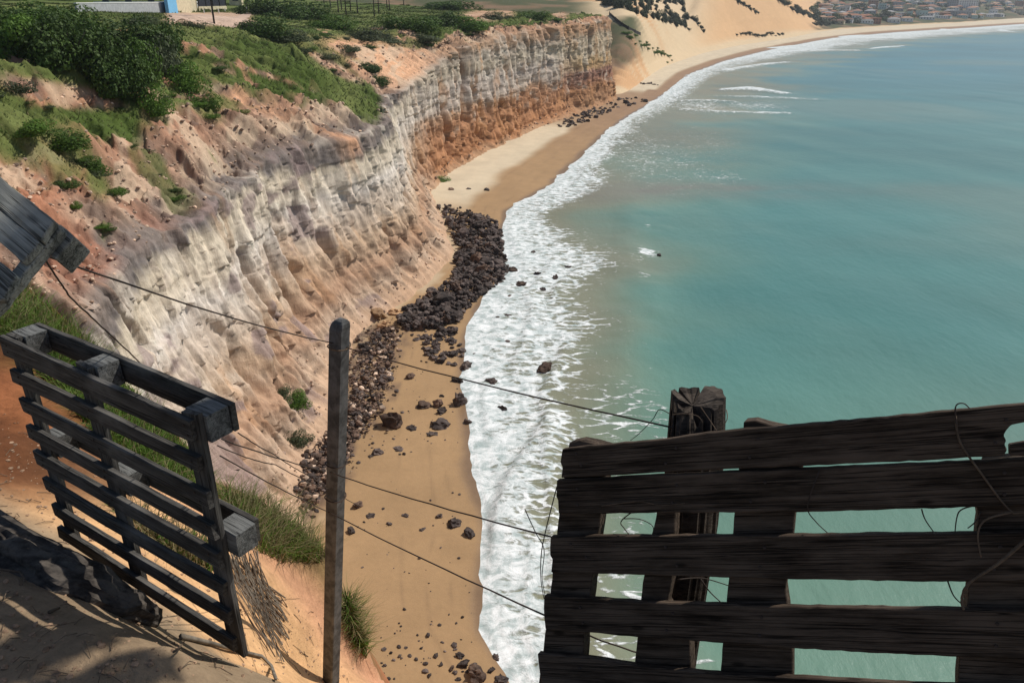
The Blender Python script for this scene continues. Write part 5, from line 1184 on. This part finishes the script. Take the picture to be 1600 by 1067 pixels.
slab('back_board', qt, QI, [(-160, 190), (20, 320), (84, 372), (60, 400), (-160, 232)], .135, .022, M_grey)

# --- gate of dark planks on the right
G0 = e3 + np.array((.133, 1.87, -1.12))
gt, GM = frame('gate', G0, (.895, -.335, .293), (.097, .30, .95), 'dark gate of rough horizontal planks overlooking the sea', 'gate')
GI = GM.inverted()
PL = [([(878, 702), (905, 698), (960, 693), (1045, 686), (1090, 678), (1150, 671), (1210, 667), (1400, 650), (1500, 640), (1600, 631), (1720, 621)], [(1720, 655), (1600, 660), (1580, 664), (1573, 672), (1569, 680), (1573, 688), (1569, 694), (1574, 703), (1568, 712), (1450, 719), (1250, 728), (1150, 732), (1040, 738), (930, 744), (876, 746), (878, 730), (875, 722)]),
      ([(870, 750), (1040, 742), (1250, 732), (1450, 724), (1600, 716), (1720, 712)], [(1720, 786), (1600, 790), (1430, 795), (1240, 800), (1040, 801), (872, 803), (872, 782), (869, 776)]),
      ([(860, 838), (1000, 837), (1240, 836), (1400, 834), (1600, 832), (1720, 830)], [(1720, 912), (1600, 910), (1400, 908), (1230, 905), (1000, 898), (861, 894), (863, 874), (859, 868)]),
      ([(850, 930), (900, 933), (1000, 940), (1250, 948), (1510, 952), (1720, 957)], [(1720, 1034), (1600, 1030), (1400, 1022), (1230, 1012), (1100, 1002), (1000, 996), (920, 988), (852, 983), (849, 950)]),
      ([(840, 1021), (920, 1027), (1000, 1040), (1120, 1052), (1240, 1058), (1400, 1068), (1720, 1080)], [(1720, 1160), (1240, 1140), (1000, 1118), (843, 1100), (845, 1066)]),
      ([(1578, 695), (1600, 691), (1720, 682)], [(1720, 706), (1600, 712), (1577, 712)])]
for a, b_ in PL: slab('plank', gt, GI, a + b_, 0, .022, M_dark, .0012)
UP = [[(889, 691), (906, 688), (928, 692), (952, 699), (938, 806), (926, 900), (912, 1000), (900, 1215), (822, 1215), (848, 1020), (862, 905), (874, 800)],
      [(1028, 790), (1056, 790), (1050, 905), (1042, 945), (1078, 1000), (1080, 1060), (1078, 1215), (986, 1215), (992, 1030), (1004, 910), (1020, 830)],
      [(1162, 659), (1180, 657), (1198, 662), (1262, 676), (1243, 800), (1228, 920), (1238, 1010), (1240, 1215), (1118, 1215), (1127, 1030), (1137, 920), (1147, 810)],
      [(1540, 720), (1720, 700), (1720, 1215), (1490, 1215), (1498, 1030), (1511, 940), (1529, 810), (1526, 790)]]
for u_ in UP: slab('upright', gt, GI, u_, .0235, .06, M_dark, .001)
# --- rotten round post behind the gate
def gw(px, py, off): return GM @ loc_on(None, GI, px, py, off)
def rotten_post():
    ctr = [gw(x, y, .22) for x, y in ((1091, 610), (1086, 700), (1078, 810), (1062, 930), (1046, 1040), (1030, 1180))]
    ctr.append(ctr[-1] + (ctr[-1] - ctr[0]) * .9)
    t = empty('post', ctr[-1]); tag(t, 'rotten round wooden post with a splintered top behind the gate', 'post')
    n = 64; V_ = []; rr = [.076, .082, .080, .074, .074, .080, .085]; g = np.random.default_rng(3)
    tops = np.array([.010 * math.sin(6.283 * k / n * 2 + 1) + .004 * noise(k * .9, 0, 0, 4) for k in range(n)])
    hol = np.array([1.0 if 33 <= k <= 49 else 0.0 for k in range(n)]); tops -= hol * np.array([.016 + .012 * noise(k * .8, 3, 0, 4) for k in range(n)])
    for k0, k1, dp in ((49, 51, .03), (38, 43, .012), (44, 48, .026), (52, 53, .02), (33, 34, .05), (36, 37, .035), (12, 13, .03), (22, 24, .04)): tops[k0:k1] -= dp
    for i, c in enumerate(ctr):
        c = c - ctr[-1]
        for k in range(n):
            a = 6.283 * k / n; r_ = rr[i] * (1 + .03 * math.sin(3 * a + 1) + .05 * noise(k * .9, i * .35, 0, 8) - (.07 if k in (49, 50, 36, 33, 42, 56, 12, 22) else 0))
            V_.append((c.x + r_ * math.cos(a), c.y + r_ * math.sin(a), c.z + (tops[k] - .02 if i == 0 else 0)))
    F_ = [(i * n + k, i * n + (k + 1) % n, (i + 1) * n + (k + 1) % n, (i + 1) * n + k) for i in range(len(ctr) - 1) for k in range(n)]
    c0 = ctr[0] - ctr[-1]; o_ = len(V_)
    for k in range(n):
        a = 6.283 * k / n; lf_ = 1.0 if math.cos(a) < .25 else 0.0; V_.append((c0.x + .054 * math.cos(a), c0.y + .054 * math.sin(a), c0.z - .02 + min(tops[k], .004) - lf_ * (.012 if not hol[k] else .02)))
    F_ += [(k, o_ + k, o_ + (k + 1) % n, (k + 1) % n) for k in range(n)]; V_.append((c0.x - .012, c0.y, c0.z - .05)); F_ += [(o_ + k, o_ + n, o_ + (k + 1) % n) for k in range(n)]
    me_ = bpy.data.meshes.new('shaft'); me_.from_pydata([tuple(map(float, v)) for v in V_], [], F_)
    bm = bmesh.new(); bm.from_mesh(me_); bmesh.ops.recalc_face_normals(bm, faces=bm.faces); bm.to_mesh(me_); bm.free()
    link('shaft', me_, M_post, t)
    return t
M_post = wood_mat('rotten_post_wood', (.022, .017, .014), (.085, .068, .054)); 
rotten_post()

# --- concrete post
def concrete_post():
    top = at_y(531, 498, 3.2); bot = at_y(517, 1067, 3.2); d = (bot - top); d = d / abs(d[2])
    t = empty('post', tuple(top + d * 2.75)); tag(t, 'square concrete fence post with a rounded top above the beach', 'post')
    hw = .0335; ang = math.radians(58); ca, sa = math.cos(ang), math.sin(ang); V_ = []; lv = []
    for k in range(15):
        z = -2.75 + k * (2.70 / 14); lv.append((z, hw, 0))
    lv += [(-.035, hw * .97, .004), (-.018, hw * .86, .008), (-.006, hw * .62, .010), (0, hw * .3, .010)]
    c = .18
    for i, (z, h_, sh) in enumerate(lv):
        o_ = np.array(top) + d * -z - np.array(top) - d * 2.75
        ring = []
        for x, y in ((1, 1 - c), (1 - c, 1), (-1 + c, 1), (-1, 1 - c), (-1, -1 + c), (-1 + c, -1), (1 - c, -1), (1, -1 + c)):
            jx = R.uniform(-.001, .001); X_, Y_ = x * h_ + jx, y * h_ * 1.12 + jx
            ring.append((o_[0] + X_ * ca - Y_ * sa + sh * .6, o_[1] + X_ * sa + Y_ * ca, o_[2] + R.uniform(-.001, .001)))
        V_ += ring
    n = 8; F_ = [(i * n + k, i * n + (k + 1) % n, (i + 1) * n + (k + 1) % n, (i + 1) * n + k) for i in range(len(lv) - 1) for k in range(n)]
    F_ += [tuple(range(n - 1, -1, -1)), tuple(range((len(lv) - 1) * n, len(lv) * n))]
    me_ = bpy.data.meshes.new('shaft'); me_.from_pydata([tuple(map(float, v)) for v in V_], [], F_); link('shaft', me_, M_conc, t)
    for py in (540, 722, 775):
        mb = MB(); p = at_y(531 - (py - 498) * .025, py, 3.2) - np.array(t.location)
        pts = [(p[0] + .052 * math.cos(a), p[1] + .052 * math.sin(a), p[2] + .004 * math.sin(2 * a)) for a in np.linspace(0, 6.283, 17)]
        mb.tube(pts, .0035, 5); mb.build('wire_tie', M_vine if py == 540 else M_wire, t)
    return t
concrete_post()

# --- wires
def wire(pts, lab, rad=.0028, sag=.0, mat=None, name='fence_wire', cat='wire', group='fence wires', n=12):
    W3 = [Vector(at_y(x, y, Y)) for x, y, Y in pts]; P_ = []
    for i in range(len(W3) - 1):
        for k in range(n):
            f = k / n; p = W3[i].lerp(W3[i + 1], f); p.z -= sag * 4 * f * (1 - f); P_.append(p + Vector((R.uniform(-1, 1), 0, R.uniform(-1, 1))) * rad * .5)
    P_.append(W3[-1]); mb = MB(); c = P_[0].copy(); mb.tube([p - c for p in P_], rad, 5); o_ = mb.build(name, mat or M_wire, None, True); o_.location = c
    return tag(o_, lab, cat, group)
gy = lambda px, py, off=0.02: gw(px, py, off).y
wire([(66, 398, 1.72), (520, 536, 3.18)], 'upper wire from the tilted pallet corner to the concrete post', .0028, .02)
wire([(538, 542, 3.2), (1052, 668, gy(1052, 668, .15))], 'upper wire from the concrete post to the rotten post', .0028, .015)
wire([(66, 398, 1.72), (110, 465, 2.0), (180, 530, 2.4), (250, 596, 2.9), (300, 640, 3.1)], 'slack wire dropping from the tilted pallet corner behind the pallet', .0026, 0)
wire([(346, 686, 2.12), (517, 738, 3.15)], 'middle wire from the pallet to the concrete post', .0026, .01)
wire([(517, 738, 3.15), (860, 838, gy(860, 838))], 'middle wire from the concrete post to the gate', .0028, .012)
wire([(344, 712, 2.12), (514, 800, 3.15)], 'lower wire from the pallet to the concrete post', .0026, .01)
wire([(514, 800, 3.15), (850, 960, gy(850, 960)), (1000, 1020, gy(1000, 1020, .3))], 'lower wire from the concrete post passing behind the gate', .0028, .01)
wire([(372, 676, 2.2), (425, 708, 2.6), (480, 742, 3.1), (560, 790, 3.9)], 'thin wire from the pallet top running down past the post', .0022, .005)
wire([(340, 696, 2.12), (430, 726, 2.7), (514, 764, 3.12)], 'thin wire between the pallet and the post, midway between two others', .0022, .01)
# vines and loose wire ends around the gate
def gv(pts, lab, rad=.0022, mat=None, name='vine', cat='vine', group='vines on the gate'):
    W3 = [gw(x, y, o_) for x, y, o_ in pts]; P_ = []
    for i in range(len(W3) - 1):
        p0, p1, p2, p3 = W3[max(i - 1, 0)], W3[i], W3[i + 1], W3[min(i + 2, len(W3) - 1)]
        for k in range(6):
            f = k / 6; P_.append(.5 * ((2 * p1) + (p2 - p0) * f + (2 * p0 - 5 * p1 + 4 * p2 - p3) * f * f + (3 * p1 - p0 - 3 * p2 + p3) * f ** 3))
    P_.append(W3[-1]); c = P_[0].copy(); mb = MB(); mb.tube([p - c for p in P_], [rad * (1 - .4 * i / len(P_)) for i in range(len(P_))], 5)
    o_ = mb.build(name, mat or M_wire, None, True); o_.location = c; return tag(o_, lab, cat, group)
gv([(870, 760, -.01), (848, 850, -.02), (845, 900, -.02), (850, 935, -.01)], 'thin loose wire hanging at the left end of the gate', .0018)
gv([(820, 795, -.03), (836, 830, -.03), (850, 858, -.02), (847, 900, -.02), (852, 932, -.01)], 'wiry twig curling up left of the gate', .0016)
gv([(1010, 785, .02), (972, 812, .03), (976, 826, .03), (990, 842, .02)], 'thin bent twig in the first gap of the gate', .002)
gv([(975, 810, .03), (1000, 811, .03), (1020, 822, .03), (1018, 838, .03)], 'short forked twig in the first gap of the gate', .0016)
gv([(1280, 736, -.006), (1262, 790, -.004), (1275, 815, .02), (1305, 842, .02)], 'curved stem crossing the right gap of the gate', .0018)
gv([(1440, 795, .02), (1446, 812, .02), (1462, 835, .02)], 'hooked twig hanging in the right gap of the gate', .0018)
gv([(1520, 790, .02), (1498, 800, .02), (1492, 832, .02)], 'knotted twig hanging beside the right upright', .002)
gv([(1532, 800, .02), (1524, 815, .02), (1512, 825, .02)], 'crossed short twig beside the right upright', .002)
gv([(1495, 672, -.004), (1493, 636, -.01), (1505, 630, -.01), (1515, 638, -.002)], 'wire loop sticking up over the top plank', .002)
gv([(1493, 650, -.004), (1500, 690, -.006), (1530, 735, -.006), (1576, 795, -.006), (1600, 800, -.01), (1680, 790, -.01)], 'brown vine crossing the top planks near the right edge', .003, M_vine)
gv([(1720, 760, -.02), (1620, 830, -.02), (1560, 880, -.02), (1515, 910, -.01), (1503, 935, .0), (1506, 952, .0)], 'thick brown vine sweeping down to the lower right plank', .005, M_vine)
gv([(1580, 800, -.01), (1540, 812, -.01), (1528, 835, -.01), (1533, 870, -.01)], 'brown vine tip over the right upright', .0026, M_vine)
gv([(1480, 905, .02), (1490, 930, .02), (1505, 945, .02)], 'twig below the third plank by the right upright', .002)
gv([(940, 790, -.003), (998, 783, -.006), (1030, 789, -.006), (1070, 786, -.004)], 'pale bare twig lying against the second plank', .0016, M_vine)
gv([(1060, 905, .10), (1098, 903, .14), (1140, 915, .16)], 'wire stub behind the third plank', .0022)
gv([(1095, 905, .12), (1110, 925, .14), (1128, 942, .12)], 'bent stub behind the third plank', .0022)
gv([(1046, 646, .15), (1030, 640, .2), (1020, 655, .2), (1000, 676, .18), (985, 688, .16)], 'thin wire curling left of the rotten post', .0015)
gv([(1050, 648, .12), (1070, 646, .12), (1090, 650, .12), (1098, 660, .12)], 'pale wire wrapped round the rotten post', .0016, M_vine)
gv([(1095, 636, .12), (1108, 655, .12), (1120, 673, .10)], 'pale wire crossing the rotten post', .0016, M_vine)
gv([(1135, 640, .14), (1136, 655, .12), (1125, 672, .1)], 'bent wire at the right of the rotten post', .0016, M_vine)

# --- log, branch and twigs on the ground
M_log = simple('charred_log', (.085, .072, .060), .5, 22, .95, .01, (.5, 1, 1), (.030, .025, .022))
lp_ = [hit(x, y, BVG) for x, y in ((-150, 778), (-30, 842), (50, 890), (120, 930), (190, 958), (235, 972))]
lt = empty('log', lp_[0]); tag(lt, 'thick dark log lying along the sandy path with its end buried', 'log')
n, NLg = 40, 90; pts = []
for i in range(NLg):
    f = i / (NLg - 1) * (len(lp_) - 1); k = min(int(f), len(lp_) - 2); p = lp_[k].lerp(lp_[k + 1], f - k); g_ = i / (NLg - 1)
    pts.append(p + Vector((0, 0, .045 - .10 * max(0, g_ - .55) ** 1.2)) - lp_[0])
V_ = []
for i, p in enumerate(pts):
    t_ = (pts[min(i + 2, NLg - 1)] - pts[max(i - 2, 0)]).normalized(); a = t_.cross(Vector((0, 0, 1))).normalized(); b_ = a.cross(t_); g_ = i / (NLg - 1)
    for k in range(n):
        q_ = 6.283 * k / n; cx_, sx_ = math.cos(q_), math.sin(q_)
        r_ = (.092 - .035 * max(0, g_ - .7) / .3) * (1 + .16 * noise(g_ * 5, cx_ * 1.5 + 3, sx_ * 1.5 + 1, 5) + .10 * noise(g_ * 9, cx_ * 7, sx_ * 7, 6) + .05 * noise(g_ * 40, cx_ * 14, sx_ * 14, 9) - .16 * max(0, 1 - abs(noise(g_ * 7, cx_ * 4, sx_ * 4, 11)) * 6)); V_.append(p + a * cx_ * r_ + b_ * sx_ * r_)
F_ = [(i * n + k, i * n + (k + 1) % n, (i + 1) * n + (k + 1) % n, (i + 1) * n + k) for i in range(NLg - 1) for k in range(n)] + [tuple(range(n - 1, -1, -1)), tuple(range((NLg - 1) * n, NLg * n))]
me_ = bpy.data.meshes.new('trunk'); me_.from_pydata([tuple(v) for v in V_], [], F_); link('trunk', me_, M_log, lt)
def ground_tube(pts, rad, lab, name, cat, mat, lift=.01, group=None):
    W3 = [hit(x, y, BVG) for x, y in pts]; W3 = [p + Vector((0, 0, lift)) for p in W3 if p is not None]
    c = W3[0].copy(); mb = MB(); mb.tube([p - c for p in W3], [rad * (1 - .5 * i / len(W3)) for i in range(len(W3))], 6); o_ = mb.build(name, mat, None, True); o_.location = c; return tag(o_, lab, cat, group)
ground_tube([(285, 1000), (330, 1010), (375, 1022), (410, 1030), (425, 1045), (432, 1066)], .011, 'bare pale root crossing the orange sand under the pallet', 'root', 'root', M_stalk, .02)
ground_tube([(274, 1030), (284, 1022), (290, 1012)], .004, 'small forked twig on the edge of the path', 'twig', 'twig', M_vine, .03)
ground_tube([(-10, 895), (15, 898), (34, 901), (42, 915)], .005, 'dry twig beside the log at the left edge', 'twig', 'twig', M_vine, .02)
ground_tube([(78, 960), (86, 956), (94, 953)], .006, 'short stick lying on the path below the log', 'stick', 'stick', M_vine, .01)
# --- dead hanging stalks below the pallet's end
dt_ = empty('dead_stalks', hit(395, 900, BVG)); tag(dt_, 'hank of grey dead stalks hanging down the earth bank beside the pallet', 'dead plant')
c = Vector(dt_.location); mb = MB(); mb2 = MB()
for i in range(62):
    x0 = R.uniform(352, 408); y0 = R.uniform(868, 905); x1 = 436 + (x0 - 372) * .22 + R.uniform(-16, 14); y1 = R.uniform(960, 1060); P_ = []
    y1 = y0 + (y1 - y0) * (.6 + .4 * R.random())
    for k in range(7):
        f = k / 6; px = x0 + (x1 - x0) * f ** 1.3 + R.uniform(-2, 2); py = y0 + (y1 - y0) * f
        h = hit(px, py, BVG)
        if h is not None: P_.append(h + Vector((0, 0, .05 * (1 - f) + R.uniform(.005, .04))) - c)
    if len(P_) > 3: (mb if i % 3 else mb2).tube(P_, [R.uniform(.0015, .0042)] * len(P_), 4)
mb.build('stalks', M_stalk, dt_); mb2.build('dark_stalks', M_vine, dt_)
# --- near grass
def near_blades(name, polys, n, hgt, wid, lean, mat, label):
    P_ = []
    for poly, share in polys:
        for px, py in sample(poly, int(n * share)):
            h = hit(px, py, BVG)
            if h is not None and h.y < 9: P_.append((h.x, h.y, h.z - .01))
    blades(name, np.array(P_), hgt * np.ones(len(P_)), wid * np.ones(len(P_)), lean, mat, 2, label)
A1 = [(-40, 430), (30, 448), (125, 520), (200, 600), (60, 560), (-40, 500)]; A2 = [(40, 560), (130, 540), (250, 655), (325, 745), (340, 800), (260, 760), (150, 680)]
A3 = [(345, 770), (430, 790), (505, 848), (510, 880), (440, 880), (380, 850)]; A4 = [(540, 930), (556, 985), (575, 1030), (560, 1010), (543, 970)]; A5 = [(180, 790), (260, 830), (340, 860), (330, 900), (230, 850)]
near_blades('green_grass', [(A1, .32), (A2, .42), (A3, .18), (A4, .08)], 8500, .15, .0033, 1.0, M_fgrass, 'long green grass along the lip of the drop behind the pallet')
near_blades('straw_grass', [(A1, .2), (A2, .2), (A3, .34), (A4, .12), (A5, .14)], 5200, .17, .0028, 1.2, M_straw, 'dry straw coloured grass along the lip of the drop')
near_blades('leafy_weeds', [(A2, .8), (A5, .2)], 900, .07, .016, 1.2, M_lime, 'broad leaved weeds between the grass behind the pallet')

# --- unseen tree added right of the view, crown cut to shade path and gate
M_can = foliage_mat('added_tree_leaves', (.02, .05, .012), (.06, .11, .03), 1.0)
tt_ = empty('tree', (3.9, 1.2, EYE - 2.0)); tag(tt_, 'added unseen tree with its crown cut to shade the path and gate', 'tree')
mb = MB(); mb.tube([(0, 0, -.4), (-.15, .25, 1.4), (-.6, .7, 2.8), (-1.3, 1.1, 3.9)], [.13, .11, .09, .05], 9)
mb.tube([(-.4, .5, 2.3), (-1.2, 1.6, 3.6), (-2.0, 2.2, 4.4)], [.06, .045, .02], 7); mb.tube([(-.6, .7, 2.8), (-1.6, .3, 3.9), (-2.6, .2, 4.5)], [.06, .04, .02], 7); mb.build('trunk', M_bark, tt_, True)
g = np.random.default_rng(77); cp_ = []
for cx, cy, cz, rx, ry, rz, k in ((-2.3, 2.5, 4.55, 1.0, .62, .25, 2300), (-1.2, 2.4, 4.6, .9, .6, .3, 1700), (-2.2, 1.4, 4.6, 1.1, .8, .3, 2300), (-.9, 1.2, 4.7, 1.0, .9, .4, 1900), (-2.4, .4, 4.7, 1.0, .7, .3, 1500)):
    p = g.normal(0, .45, (k, 3)); cp_.append(p * np.array((rx, ry, rz)) + np.array((cx, cy, cz)))
p = np.concatenate(cp_)
pw = p + np.array((3.9, 1.2, EYE - 2.0)); tS = (pw[:, 2] - (EYE - 1.78)) / S.z; shx, shy = pw[:, 0] - S.x * tS, pw[:, 1] - S.y * tS
keep = (shy < 1.84 - .42 * (shx + 1.45) + .10 * fbm(shx / .3, shy / .3, 0, 2, 871)) & (fbm((shx * .8 + shy * .6) / .9, (shy * .8 - shx * .6) / .13, 0, 2, 873) < -.10 + .75 * (shx > -.55))  # drops leaves so the added crown's shadow ends at the path edge, streaked
p = p[keep]; m_ = len(p)
nn = g.normal(0, .6, (m_, 3)) + np.array((0, 0, 1.0)); nn /= np.linalg.norm(nn, axis=1)[:, None]
a = np.cross(nn, g.normal(0, 1, (m_, 3))); a /= np.linalg.norm(a, axis=1)[:, None]; b_ = np.cross(nn, a); q_ = g.uniform(.03, .06, m_)[:, None]
Vq = np.stack([p - a * q_ * 1.6, p + b_ * q_ * .7, p + a * q_ * 1.6, p - b_ * q_ * .7], 1).reshape(-1, 3)
link('crown', np_mesh('crown', Vq, np.arange(4 * m_).reshape(-1, 4)), M_can, tt_)

# nail heads where the planks cross the uprights
nb = MB(); nb.tube([(0, .001, 0), (0, -.002, 0)], [.0042, .0036], 8); nme = nb.mesh('nail'); nme.materials.append(M_wire)
def nails(t, spots_):
    for x, y, z in spots_:
        o_ = bpy.data.objects.new('nail', nme); COL.objects.link(o_); o_.parent = t; o_.location = (x, y, z)
sp_ = []
for (u0, l0) in PL[:5]:
    for cx in (905, 1050, 1185, 1560):
        yt = np.interp(cx, [q_[0] for q_ in u0], [q_[1] for q_ in u0]); lo_ = sorted(l0); yb = np.interp(cx, [q_[0] for q_ in lo_], [q_[1] for q_ in lo_])
        for f in (.28, .74):
            p = loc_on(None, GI, cx + R.uniform(-14, 14), yt + (yb - yt) * f, 0); sp_.append((p.x, -.001, p.z))
nails(gt, sp_)
nails(pt, [(u_ + R.uniform(-.02, .02), -.0125, -.055 - i * .1325 + dz_ + R.uniform(-.004, .004)) for i in range(8) for u_ in (.055, .55, 1.165) for dz_ in (-.016, .016)])
# grit and litter on the near ground
lv, lf, nn_ = [], [], [0]
lit = (lv, lf, nn_)
for px, py in sample([(-30, 900), (120, 930), (270, 1000), (400, 1060), (270, 1067), (-30, 1067)], 170) + sample([(-30, 620), (330, 850), (560, 1000), (560, 1067), (300, 1040), (80, 860), (-30, 800)], 700):
    h = hit(px, py, BVG)
    if h is not None and h.y < 6: rub_add(lit, h, R.choice((.006, .008, .01, .014, .022)), .7)
o_ = link('gravel', np_mesh('gravel', np.concatenate(lv), np.concatenate(lf)), simple('earth_crumbs', (.34, .22, .14), .5, 20, .95, 0)); o_['kind'] = 'stuff'; o_['label'] = 'crumbs of earth and grit scattered over the path and bank'
tw = MB()
for px, py in sample([(-30, 620), (330, 850), (560, 1000), (560, 1067), (270, 1067), (-30, 1067)], 110):
    h = hit(px, py, BVG)
    if h is not None and h.y < 6:
        a = R.uniform(0, 6.28); l_ = R.uniform(.03, .11); d_ = Vector((math.cos(a), math.sin(a), 0)) * l_
        p0, p2 = h - d_ / 2, h + d_ / 2; z0, z2 = ground_at(p0.x, p0.y, BVG), ground_at(p2.x, p2.y, BVG)
        tw.tube([(p0.x, p0.y, z0 + .004), (h.x, h.y, h.z + .008 + R.uniform(0, .012)), (p2.x, p2.y, z2 + .004)], [.0018, .0015, .001], 4)
o_ = tw.build('twig_litter', M_vine); o_['kind'] = 'stuff'; o_['label'] = 'thin dry twigs and stems littering the path and bank'

# thin sea air between here and the far town
hz = MB(); hz.box((10000, 4000, 61), (33000, 19000, 138)); hzo = hz.build('haze', None)
hm = bpy.data.materials.new('sea_air'); hm.use_nodes = True; hn = hm.node_tree.nodes; hn.remove(hn['Principled BSDF'])
pv_ = hn.new('ShaderNodeVolumePrincipled'); pv_.inputs['Color'].default_value = (.86, .93, 1, 1); pv_.inputs['Density'].default_value = .00013; pv_.inputs['Anisotropy'].default_value = .2
hm.node_tree.links.new(pv_.outputs[0], hn['Material Output'].inputs['Volume']); hzo.data.materials.append(hm); hzo['kind'] = 'stuff'; hzo['label'] = 'pale sea haze over the whole bay'
